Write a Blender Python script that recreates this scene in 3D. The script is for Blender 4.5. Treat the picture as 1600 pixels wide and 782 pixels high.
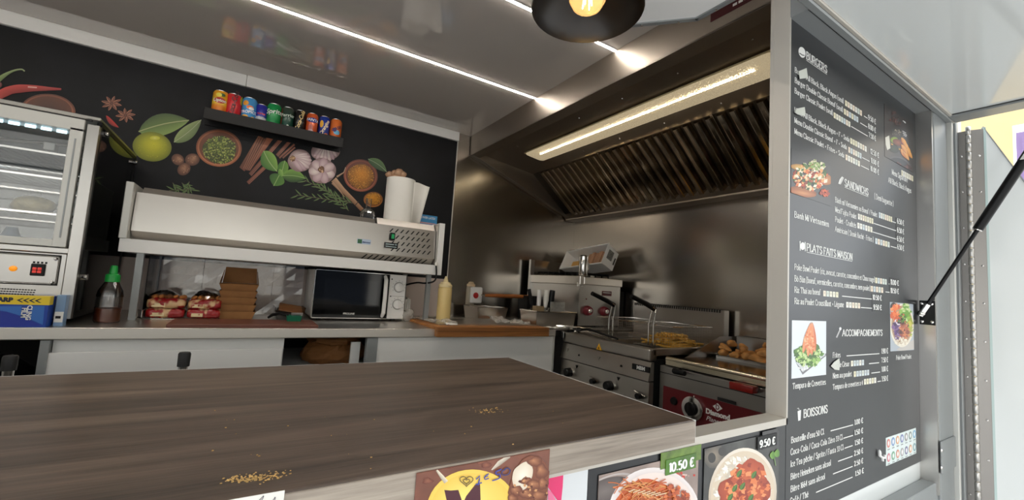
import bpy, bmesh, math, random
from mathutils import Vector, Matrix
from math import sin, cos, pi, radians

for o in list(bpy.data.objects): bpy.data.objects.remove(o)
SC = bpy.context.scene
COL = SC.collection
random.seed(7)
FLOOR = -1.12          # interior floor below the lens; everything is lifted by this at the end

# ------------------------------------------------------------------ camera
F_PX, YAW, PITCH, ROLL = 664.635, .553593, .0857289, .0654047
fw = Vector((sin(YAW)*cos(PITCH), cos(YAW)*cos(PITCH), sin(PITCH)))
rt = Vector((cos(YAW), -sin(YAW), 0)); up = rt.cross(fw)
RT = rt*cos(ROLL) + up*sin(ROLL); UP = -rt*sin(ROLL) + up*cos(ROLL)
cam_d = bpy.data.cameras.new('camera'); cam = bpy.data.objects.new('camera', cam_d); COL.objects.link(cam)
cam_d.sensor_fit = 'HORIZONTAL'; cam_d.sensor_width = 36; cam_d.lens = 36*F_PX/1600
cam_d.clip_start = .01; cam_d.clip_end = 300
cam.matrix_world = Matrix(((RT.x, UP.x, -fw.x, 0), (RT.y, UP.y, -fw.y, 0), (RT.z, UP.z, -fw.z, -FLOOR), (0, 0, 0, 1)))
SC.camera = cam

# ------------------------------------------------------------------ world, sun, exposure
W = bpy.data.worlds.new('sky'); SC.world = W; W.use_nodes = True
bg = W.node_tree.nodes['Background']; bg.inputs[0].default_value = (.90, .95, 1, 1); bg.inputs[1].default_value = 3.1
sun_d = bpy.data.lights.new('sun', 'SUN'); sun_d.energy = 3.6; sun_d.angle = radians(1.5); sun_d.color = (1, .97, .92)
sun = bpy.data.objects.new('sun', sun_d); COL.objects.link(sun)
sun.rotation_euler = Vector((.55, -.42, -.72)).to_track_quat('-Z', 'Y').to_euler(); sun.location = (-4, 4, 8)
VS = SC.view_settings
SC.display_settings.display_device = 'sRGB'
VS.view_transform = 'Standard'; VS.look = 'None'; VS.gamma = 1; VS.exposure = 0.0; VS.use_curve_mapping = False

# ------------------------------------------------------------------ helpers
def V(x, y, X=None, Y=None, Z=None):
    d = fw + RT*((x-800)/F_PX) - UP*((y-391)/F_PX)
    t = X/d.x if X is not None else Y/d.y if Y is not None else Z/d.z
    return d*t
def lin(c):
    c = c/255
    return c/12.92 if c <= .04045 else ((c+.055)/1.055)**2.4
def rgb(r, g, b, k=1.0): return (min(1, lin(r)*k), min(1, lin(g)*k), min(1, lin(b)*k), 1)

class G:
    """collects shapes into one mesh"""
    def __init__(s): s.bm = bmesh.new()
    def box(s, x0, x1, y0, y1, z0, z1, bev=0, M=None, seg=1):
        r = bmesh.ops.create_cube(s.bm, size=1); vs = r['verts']
        for v in vs: v.co = Vector((x0+(v.co.x+.5)*(x1-x0), y0+(v.co.y+.5)*(y1-y0), z0+(v.co.z+.5)*(z1-z0)))
        if bev:
            es = list({e for v in vs for e in v.link_edges})
            q = bmesh.ops.bevel(s.bm, geom=es, offset=bev, segments=seg, affect='EDGES', profile=.5)
            vs = list({v for f in q['faces'] for v in f.verts} | {v for v in vs if v.is_valid})
        if M is not None: bmesh.ops.transform(s.bm, matrix=M, verts=vs)
        return s
    def rings(s, rings, cap0=True, cap1=True, close=True):
        L = [[s.bm.verts.new(p) for p in r] for r in rings]; n = len(L[0])
        for a, b in zip(L, L[1:]):
            for i in range(n if close else n-1):
                j = (i+1) % n
                s.bm.faces.new((a[i], a[j], b[j], b[i]))
        if cap0 and n > 2: s.bm.faces.new(list(reversed(L[0])))
        if cap1 and n > 2: s.bm.faces.new(L[-1])
        return s
    def lathe(s, prof, c=(0, 0, 0), seg=20, M=None, cap0=True, cap1=True):
        R = []
        for r, z in prof:
            ring = [Vector((r*cos(2*pi*i/seg), r*sin(2*pi*i/seg), z)) for i in range(seg)]
            if M is not None: ring = [M @ p for p in ring]
            R.append([p+Vector(c) for p in ring])
        return s.rings(R, cap0, cap1)
    def cyl(s, a, b, r0, r1=None, seg=14, caps=True):
        a = Vector(a); b = Vector(b); d = (b-a); L = d.length
        M = d.to_track_quat('Z', 'Y').to_matrix()
        return s.lathe([(r0, 0), (r0 if r1 is None else r1, L)], a, seg, M, caps, caps)
    def tube(s, pts, r, seg=8, close=False):
        pts = [Vector(p) for p in pts]; R = []; n = len(pts); prev = None
        for i, p in enumerate(pts):
            a = pts[i-1] if (i or close) else p; b = pts[(i+1) % n] if (i < n-1 or close) else p
            t = (b-a).normalized()
            u = t.orthogonal().normalized() if prev is None else (prev-t*prev.dot(t)).normalized()
            prev = u; w = t.cross(u); rr = r[i] if isinstance(r, (list, tuple)) else r
            R.append([p+(u*cos(2*pi*k/seg)+w*sin(2*pi*k/seg))*rr for k in range(seg)])
        if close: R.append(R[0]); return s.rings(R, False, False)
        return s.rings(R)
    def prism(s, poly, a, b):
        """poly: 3D points in a plane, extruded by vector b-a"""
        d = Vector(b)-Vector(a)
        return s.rings([[Vector(p) for p in poly], [Vector(p)+d for p in poly]])
    def quad(s, *p): s.bm.faces.new([s.bm.verts.new(q) for q in p]); return s
    def blob(s, c, r, amp=.12, seed=0, sub=2, M=None):
        q = bmesh.ops.create_icosphere(s.bm, subdivisions=sub, radius=1); rnd = random.Random(seed)
        ph = [Vector((rnd.uniform(-2.5, 2.5), rnd.uniform(-2.5, 2.5), rnd.uniform(-2.5, 2.5))) for _ in range(5)]
        of = [rnd.uniform(0, 6) for _ in range(5)]
        for v in q['verts']:
            n = sum(sin(v.co.dot(k)*1.6+o) for k, o in zip(ph, of))/5
            p = v.co*(1+amp*n*2)
            p = Vector((p.x*r[0], p.y*r[1], p.z*r[2]))
            if M is not None: p = M @ p
            v.co = p+Vector(c)
        return s

TOPS = []
def _link(o, parent):
    COL.objects.link(o)
    if parent is not None: o.parent = parent
    else: TOPS.append(o)
def part(name, g, mat, parent=None, smooth=False, label=None):
    me = bpy.data.meshes.new(name)
    if isinstance(g, G):
        bmesh.ops.recalc_face_normals(g.bm, faces=g.bm.faces); g.bm.to_mesh(me); g.bm.free()
    else: me = g
    me.materials.clear(); me.materials.append(mat)
    if smooth:
        for p in me.polygons: p.use_smooth = True
        try: me.set_sharp_from_angle(angle=radians(40))
        except Exception: pass
    o = bpy.data.objects.new(name, me); _link(o, parent)
    if label: o['label'] = label
    return o
def inst(name, src, parent, M=None):
    o = bpy.data.objects.new(name, src.data if hasattr(src, 'data') else src); _link(o, parent)
    if M is not None: o.matrix_basis = M
    return o
def thing(name, label, cat, group=None):
    o = bpy.data.objects.new(name, None); o.empty_display_size = .05; _link(o, None)
    return tag(o, label, cat, group)
def tag(o, label, cat, group=None, kind=None):
    o['label'] = label; o['category'] = cat
    if group: o['group'] = group
    if kind: o['kind'] = kind
    return o
def struct(o, label=None, cat=None):
    o['kind'] = 'structure'
    if label: o['label'] = label
    if cat: o['category'] = cat
    return o

# ------------------------------------------------------------------ materials
def new_mat(name):
    m = bpy.data.materials.new(name); m.use_nodes = True
    return m, m.node_tree.nodes, m.node_tree.links, m.node_tree.nodes['Principled BSDF']
def mat(name, col, rough=.5, metal=0, bump=0, bscale=60, vary=0, vscale=8, stretch=(1, 1, 1), coat=0, spec=.5, trans=0, emit=None, estr=0, alpha=1):
    m, N, L, B = new_mat(name)
    B.inputs['Base Color'].default_value = col; B.inputs['Roughness'].default_value = rough; B.inputs['Metallic'].default_value = metal
    B.inputs['Specular IOR Level'].default_value = spec; B.inputs['Coat Weight'].default_value = coat
    B.inputs['Transmission Weight'].default_value = trans; B.inputs['Alpha'].default_value = alpha
    if emit: B.inputs['Emission Color'].default_value = emit; B.inputs['Emission Strength'].default_value = estr
    if bump or vary:
        tc = N.new('ShaderNodeTexCoord'); mp = N.new('ShaderNodeMapping'); mp.inputs['Scale'].default_value = stretch
        L.new(tc.outputs['Object'], mp.inputs['Vector'])
    if vary:
        nz = N.new('ShaderNodeTexNoise'); nz.inputs['Scale'].default_value = vscale; nz.inputs['Detail'].default_value = 5
        L.new(mp.outputs[0], nz.inputs['Vector'])
        cr = N.new('ShaderNodeValToRGB'); cr.color_ramp.elements[0].position = .3; cr.color_ramp.elements[1].position = .7
        cr.color_ramp.elements[0].color = tuple(c*(1-vary) for c in col[:3])+(1,); cr.color_ramp.elements[1].color = tuple(min(1, c*(1+vary)) for c in col[:3])+(1,)
        L.new(nz.outputs['Fac'], cr.inputs['Fac']); L.new(cr.outputs['Color'], B.inputs['Base Color'])
    if bump:
        nb = N.new('ShaderNodeTexNoise'); nb.inputs['Scale'].default_value = bscale; nb.inputs['Detail'].default_value = 3
        L.new(mp.outputs[0], nb.inputs['Vector'])
        bp = N.new('ShaderNodeBump'); bp.inputs['Strength'].default_value = bump; bp.inputs['Distance'].default_value = .002
        L.new(nb.outputs['Fac'], bp.inputs['Height']); L.new(bp.outputs['Normal'], B.inputs['Normal'])
    return m
def steel(name, col=(.56, .54, .51, 1), rough=.3, stretch=(1, 160, 160), var=.03, bump=.006):
    """brushed stainless: streaked roughness and fine relief"""
    m, N, L, B = new_mat(name); B.inputs['Metallic'].default_value = 1; B.inputs['Base Color'].default_value = col
    tc = N.new('ShaderNodeTexCoord'); mp = N.new('ShaderNodeMapping'); mp.inputs['Scale'].default_value = stretch; L.new(tc.outputs['Object'], mp.inputs['Vector'])
    nz = N.new('ShaderNodeTexNoise'); nz.inputs['Scale'].default_value = 9; nz.inputs['Detail'].default_value = 6; L.new(mp.outputs[0], nz.inputs['Vector'])
    mr = N.new('ShaderNodeMapRange'); mr.inputs['To Min'].default_value = rough-var; mr.inputs['To Max'].default_value = rough+var
    L.new(nz.outputs['Fac'], mr.inputs['Value']); L.new(mr.outputs[0], B.inputs['Roughness'])
    bp = N.new('ShaderNodeBump'); bp.inputs['Strength'].default_value = bump; bp.inputs['Distance'].default_value = .0006
    L.new(nz.outputs['Fac'], bp.inputs['Height']); L.new(bp.outputs['Normal'], B.inputs['Normal'])
    n2 = N.new('ShaderNodeTexNoise'); n2.inputs['Scale'].default_value = 2.3; n2.inputs['Detail'].default_value = 3; L.new(tc.outputs['Object'], n2.inputs['Vector'])
    cr = N.new('ShaderNodeValToRGB'); cr.color_ramp.elements[0].color = tuple(c*.86 for c in col[:3])+(1,); cr.color_ramp.elements[1].color = tuple(min(1, c*1.1) for c in col[:3])+(1,)
    L.new(n2.outputs['Fac'], cr.inputs['Fac']); L.new(cr.outputs[0], B.inputs['Base Color'])
    return m
def glass(name, tint=(1, 1, 1, 1), rough=.02, base=.03):
    m, N, L, B = new_mat(name); out = N['Material Output']; N.remove(B)
    t = N.new('ShaderNodeBsdfTransparent'); t.inputs[0].default_value = tint
    g = N.new('ShaderNodeBsdfGlossy'); g.inputs['Roughness'].default_value = rough
    f = N.new('ShaderNodeFresnel'); f.inputs[0].default_value = 1.5
    a = N.new('ShaderNodeMath'); a.operation = 'ADD'; a.inputs[1].default_value = base; a.use_clamp = True
    mx = N.new('ShaderNodeMixShader'); L.new(f.outputs[0], a.inputs[0]); L.new(a.outputs[0], mx.inputs[0]); L.new(t.outputs[0], mx.inputs[1]); L.new(g.outputs[0], mx.inputs[2]); L.new(mx.outputs[0], out.inputs[0])
    return m
def emis(name, col, s):
    return mat(name, (.8, .8, .8, 1), .5, emit=col, estr=s)
def print_mat(name, rough=.35, spec=.5, coat=0):
    m, N, L, B = new_mat(name); a = N.new('ShaderNodeAttribute'); a.attribute_name = 'ink'
    L.new(a.outputs['Color'], B.inputs['Base Color']); B.inputs['Roughness'].default_value = rough; B.inputs['Specular IOR Level'].default_value = spec; B.inputs['Coat Weight'].default_value = coat
    return m
def wood(name, dark, mid, light, axis='x', rough=.45, scale=1.0):
    m, N, L, B = new_mat(name)
    tc = N.new('ShaderNodeTexCoord'); mp = N.new('ShaderNodeMapping'); mp.inputs['Scale'].default_value = (1*scale, 14*scale, 14*scale) if axis == 'x' else (14*scale, 1*scale, 14*scale)
    L.new(tc.outputs['Object'], mp.inputs['Vector'])
    n1 = N.new('ShaderNodeTexNoise'); n1.inputs['Scale'].default_value = 1.6; n1.inputs['Detail'].default_value = 7; n1.inputs['Roughness'].default_value = .62; n1.inputs['Distortion'].default_value = .6
    L.new(mp.outputs[0], n1.inputs['Vector'])
    cr = N.new('ShaderNodeValToRGB'); e = cr.color_ramp.elements; e[0].position = .28; e[0].color = dark; e[1].position = .72; e[1].color = light
    k = cr.color_ramp.elements.new(.5); k.color = mid
    L.new(n1.outputs['Fac'], cr.inputs['Fac'])
    mp2 = N.new('ShaderNodeMapping'); mp2.inputs['Scale'].default_value = (6*scale, 160*scale, 160*scale) if axis == 'x' else (160*scale, 6*scale, 160*scale); L.new(tc.outputs['Object'], mp2.inputs['Vector'])
    n2 = N.new('ShaderNodeTexNoise'); n2.inputs['Scale'].default_value = 1.5; n2.inputs['Detail'].default_value = 4; L.new(mp2.outputs[0], n2.inputs['Vector'])
    mx = N.new('ShaderNodeMixRGB'); mx.blend_type = 'OVERLAY'; mx.inputs[0].default_value = .45
    L.new(cr.outputs[0], mx.inputs[1]); L.new(n2.outputs['Fac'], mx.inputs[2]); L.new(mx.outputs[0], B.inputs['Base Color'])
    bp = N.new('ShaderNodeBump'); bp.inputs['Strength'].default_value = .25; bp.inputs['Distance'].default_value = .001; L.new(n2.outputs['Fac'], bp.inputs['Height']); L.new(bp.outputs[0], B.inputs['Normal'])
    B.inputs['Roughness'].default_value = rough
    return m

M_ = {}
M_['steel'] = steel('brushed_steel', rough=.3)
M_['steel_v'] = steel('brushed_steel_upright', col=(.47, .43, .38, 1), rough=.21, stretch=(120, 120, 1.2), var=.02, bump=.0015)
M_['steel_h'] = steel('brushed_steel_lengthwise', col=(.68, .64, .59, 1), rough=.3, stretch=(1.5, 160, 160), var=.025, bump=.004)
M_['steel_hood'] = steel('hood_steel', col=(.42, .37, .32, 1), rough=.4, stretch=(40, 1, 40))
M_['chrome'] = mat('polished_steel', (.72, .7, .67, 1), .12, 1)
M_['slat'] = mat('mottled_filter_steel', (.46, .40, .32, 1), .13, 1, vary=.45, vscale=9)  # brownish filter steel whose tone varies by noise
M_['alu'] = mat('anodised_aluminium', rgb(150, 153, 153), .42, .45, bump=.05, bscale=200)
M_['alu_w'] = mat('pale_aluminium', rgb(205, 204, 198), .4, .35)
M_['hinge'] = steel('hinge_steel', col=(.33, .31, .29, 1), rough=.42, stretch=(30, 30, 1))
M_['alu_m'] = mat('satin_aluminium', rgb(196, 190, 180), .4, .3)
M_['white'] = mat('white_laminate', rgb(240, 239, 236), .35)
M_['white_gloss'] = mat('white_gloss_panel', rgb(225, 228, 226), .12, coat=.3)
M_['ceiling'] = mat('glossy_ceiling_panel', rgb(208, 201, 194), .05, spec=.8, coat=.6)
M_['floor'] = mat('grey_vinyl_floor', rgb(96, 94, 90), .5, vary=.15, vscale=30)
M_['black'] = mat('black_plastic', rgb(13, 13, 14), .42, spec=.3)
M_['black_gloss'] = mat('black_glass', rgb(7, 8, 10), .06, spec=.4)
M_['rubber'] = mat('dark_rubber', rgb(28, 27, 27), .6)
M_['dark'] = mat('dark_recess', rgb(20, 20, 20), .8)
M_['slate'] = mat('black_slate_print', rgb(17, 18, 22), .55, vary=.5, vscale=5, spec=.3)
M_['menu'] = mat('charcoal_menu_vinyl', rgb(31, 32, 35), .3, spec=.5)
M_['ink'] = print_mat('printed_ink', .4)
M_['ink_gloss'] = print_mat('glossy_printed_ink', .25)
M_['white_ink'] = mat('white_vinyl_lettering', rgb(236, 236, 232), .5)
M_['wood'] = wood('dark_oak_laminate', rgb(50, 40, 33), rgb(84, 68, 57), rgb(112, 93, 79), rough=.4)
M_['wood_edge'] = wood('grey_oak_edge', rgb(120, 108, 97), rgb(158, 146, 133), rgb(186, 174, 160), rough=.5)
M_['bamboo'] = wood('oiled_wood_board', rgb(122, 74, 32), rgb(164, 106, 52), rgb(188, 130, 72), rough=.5, scale=.8)
M_['glass'] = glass('clear_glass')
M_['glass_dk'] = glass('tinted_side_glass', (.55, .6, .58, 1), base=.05)
M_['film'] = mat('crinkled_cling_film', rgb(226, 222, 214), .18, alpha=.38, spec=.9)
M_['acrylic'] = glass('clear_acrylic', (.97, .96, .95, 1), .04, .02)
M_['card'] = mat('brown_cardboard', rgb(150, 104, 60), .8, vary=.12, vscale=20)
M_['kraft'] = mat('brown_kraft_paper', rgb(140, 92, 48), .75, bump=.3, bscale=25, vary=.2, vscale=12)
M_['paper'] = mat('white_paper', rgb(235, 233, 226), .8, bump=.1, bscale=150)
M_['brown_board'] = mat('brown_plastic_board', rgb(98, 54, 40), .45)
M_['cream'] = mat('cream_sauce_bottle', rgb(226, 200, 136), .35, vary=.05)
M_['cloudy'] = mat('cloudy_plastic', rgb(206, 194, 172), .3, trans=.35)
M_['red'] = mat('red_enamel', rgb(96, 14, 22), .35)
M_['red_knob'] = mat('red_knob_plastic', rgb(112, 26, 38), .35)
M_['green'] = mat('green_plastic', rgb(24, 150, 60), .35)
M_['dkgreen'] = mat('dark_green_plastic', rgb(10, 110, 80), .35)
M_['fry'] = mat('golden_fries', rgb(222, 172, 72), .5, vary=.2, vscale=40)
M_['crisp'] = mat('fried_batter', rgb(206, 146, 80), .6, bump=1.0, bscale=90, vary=.35, vscale=26)
M_['crumb'] = mat('yellow_crumbs', rgb(206, 168, 104), .7, vary=.3, vscale=60)
M_['brass'] = mat('warm_griddle_edge', (.70, .62, .46, 1), .25, 1)
M_['pavement'] = mat('sunlit_pavement', rgb(180, 180, 180), .85, vary=.12, vscale=.8, bump=.3, bscale=40)
M_['stucco'] = mat('beige_stucco', rgb(186, 164, 120), .9, bump=.3, bscale=20, vary=.06, vscale=2)
M_['purple'] = mat('purple_shutter_paint', rgb(112, 92, 132), .6)

# ------------------------------------------------------------------ flat print: coloured shapes on a plane
def mixc(a, b, t): return tuple(a[i]+(b[i]-a[i])*t for i in range(3))
class Art:
    """ink shapes given in pixels of the photograph and laid on a real plane (y = Y)"""
    def __init__(s, Y, lift=.0003, k=1.0, fn=None):
        s.Y = Y; s.v = []; s.f = []; s.c = []; s.l = lift; s.k = k; s.fn = fn
    def P(s, x, y):
        if s.fn: p = s.fn(x, y); return Vector((p[0], p[1]-s.l, p[2]))
        p = V(x, y, Y=s.Y); return Vector((p.x, p.y-s.l, p.z))
    def vert(s, x, y, col): s.v.append(s.P(x, y)); s.c.append(rgb(*col, s.k)); return len(s.v)-1
    def up(s): s.l += .00002
    def poly(s, pts, col, cols=None):
        ids = [s.vert(x, y, cols[i] if cols else col) for i, (x, y) in enumerate(pts)]
        s.f.append(ids); s.up(); return s
    def ell(s, cx, cy, rx, ry, c0, c1=None, rot=0, seg=28, hx=0, hy=0, rings=4, pw=1.0, wob=0, seed=0):
        """ellipse shaded from c0 (highlight at hx,hy in unit radius) to c1 (rim)"""
        c1 = c1 or c0; rnd = random.Random(seed); ph = rnd.uniform(0, 6)
        cen = s.vert(cx+(hx*rx*cos(rot)-hy*ry*sin(rot)), cy+(hx*rx*sin(rot)+hy*ry*cos(rot)), c0); prev = None
        for k in range(1, rings+1):
            t = k/rings; ids = []
            for i in range(seg):
                a = 2*pi*i/seg; w = 1+wob*(sin(3*a+ph)*.5+sin(5*a+ph*2)*.35+sin(9*a+ph*3)*.15)
                u = hx*(1-t)+cos(a)*t*w; v = hy*(1-t)+sin(a)*t*w
                ids.append(s.vert(cx+u*rx*cos(rot)-v*ry*sin(rot), cy+u*rx*sin(rot)+v*ry*cos(rot), mixc(c0, c1, t**pw)))
            for i in range(seg):
                j = (i+1) % seg
                s.f.append([cen, ids[i], ids[j]] if prev is None else [prev[i], ids[i], ids[j], prev[j]])
            prev = ids
        s.up(); return s
    def ring(s, cx, cy, rx, ry, w, c0, c1=None, rot=0, seg=32):
        c1 = c1 or c0; A = []; B = []
        for i in range(seg):
            a = 2*pi*i/seg; col = mixc(c0, c1, .5+.5*sin(a))
            for L_, q in ((A, 1), (B, 1-w)):
                u = cos(a)*rx*q; v = sin(a)*ry*q
                L_.append(s.vert(cx+u*cos(rot)-v*sin(rot), cy+u*sin(rot)+v*cos(rot), col))
        for i in range(seg):
            j = (i+1) % seg; s.f.append([A[i], A[j], B[j], B[i]])
        s.up(); return s
    def line(s, pts, w, col, col2=None):
        """stroke; w may be a list"""
        n = len(pts); L_ = []
        for i, (x, y) in enumerate(pts):
            a = pts[max(0, i-1)]; b = pts[min(n-1, i+1)]; dx = b[0]-a[0]; dy = b[1]-a[1]; q = math.hypot(dx, dy) or 1
            ww = (w[i] if isinstance(w, (list, tuple)) else w)/2; c = mixc(col, col2 or col, i/max(1, n-1))
            hi = mixc(c, (255, 255, 255), .12); lo = mixc(c, (0, 0, 0), .25)
            L_.append((s.vert(x+dy/q*ww, y-dx/q*ww, hi), s.vert(x-dy/q*ww, y+dx/q*ww, lo)))
        for a, b in zip(L_, L_[1:]): s.f.append([a[0], b[0], b[1], a[1]])
        s.up(); return s
    def leaf(s, a, b, w, c0, c1, bend=0, vein=None):
        n = 12; mid = []; U = []; D = []
        dx = b[0]-a[0]; dy = b[1]-a[1]; q = math.hypot(dx, dy); nx, ny = dy/q, -dx/q
        for i in range(n+1):
            t = i/n; h = w*(sin(pi*t**.85))**.8/2; o = bend*sin(pi*t)
            x = a[0]+dx*t+nx*o; y = a[1]+dy*t+ny*o
            mid.append(s.vert(x, y, mixc(c0, c1, .45))); U.append(s.vert(x+nx*h, y+ny*h, c0)); D.append(s.vert(x-nx*h, y-ny*h, c1))
        for i in range(n): s.f.append([U[i], U[i+1], mid[i+1], mid[i]]); s.f.append([mid[i], mid[i+1], D[i+1], D[i]])
        s.up()
        if vein: s.line([(a[0]+dx*t/8+nx*bend*sin(pi*t/8), a[1]+dy*t/8+ny*bend*sin(pi*t/8)) for t in range(9)], max(.5, w*.05), vein)
        return s
    def dots(s, cx, cy, rx, ry, n, size, cols, seed=1, asp=1.0, rot=0, gauss=False):
        rnd = random.Random(seed)
        for _ in range(n):
            while True:
                u, v = (rnd.gauss(0, .42), rnd.gauss(0, .42)) if gauss else (rnd.uniform(-1, 1), rnd.uniform(-1, 1))
                if u*u+v*v < 1: break
            x = cx+u*rx*cos(rot)-v*ry*sin(rot); y = cy+u*rx*sin(rot)+v*ry*cos(rot); a = rnd.uniform(0, pi); r = size*rnd.uniform(.5, 1.2); c = rnd.choice(cols)
            p = [(x+cos(a)*r*asp, y+sin(a)*r*asp), (x-sin(a)*r, y+cos(a)*r), (x-cos(a)*r*asp, y-sin(a)*r*asp), (x+sin(a)*r, y-cos(a)*r)]
            s.f.append([s.vert(px_, py_, c) for px_, py_ in p]); s.l += 1.5e-6
        s.up(); return s
    def build(s, name, parent, m=None, clip=None):
        if clip:                                        # trim the ink to the edge of its sheet
            x0, x1, z0, z1 = clip; v, f, c = [], [], []
            for fc in s.f:
                pg = [(tuple(s.v[i]), s.c[i]) for i in fc]
                for ax, lim, sg in ((0, x0, 1), (0, x1, -1), (2, z0, 1), (2, z1, -1)):
                    out = []
                    for k in range(len(pg)):
                        a, b = pg[k-1], pg[k]; da, db = (a[0][ax]-lim)*sg, (b[0][ax]-lim)*sg
                        if (da >= 0) != (db >= 0):
                            t = da/(da-db); out.append((tuple(a[0][q]+(b[0][q]-a[0][q])*t for q in range(3)), tuple(a[1][q]+(b[1][q]-a[1][q])*t for q in range(4))))
                        if db >= 0: out.append(b)
                    pg = out
                    if not pg: break
                if len(pg) > 2: f.append(list(range(len(v), len(v)+len(pg)))); v += [p[0] for p in pg]; c += [p[1] for p in pg]
            s.v, s.f, s.c = v, f, c
        me = bpy.data.meshes.new(name); me.from_pydata([tuple(p) for p in s.v], [], s.f)
        at = me.attributes.new('ink', 'FLOAT_COLOR', 'POINT')
        for i, c in enumerate(s.c): at.data[i].color = c
        me.update()
        return part(name, me, m or M_['ink'], parent)

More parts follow.
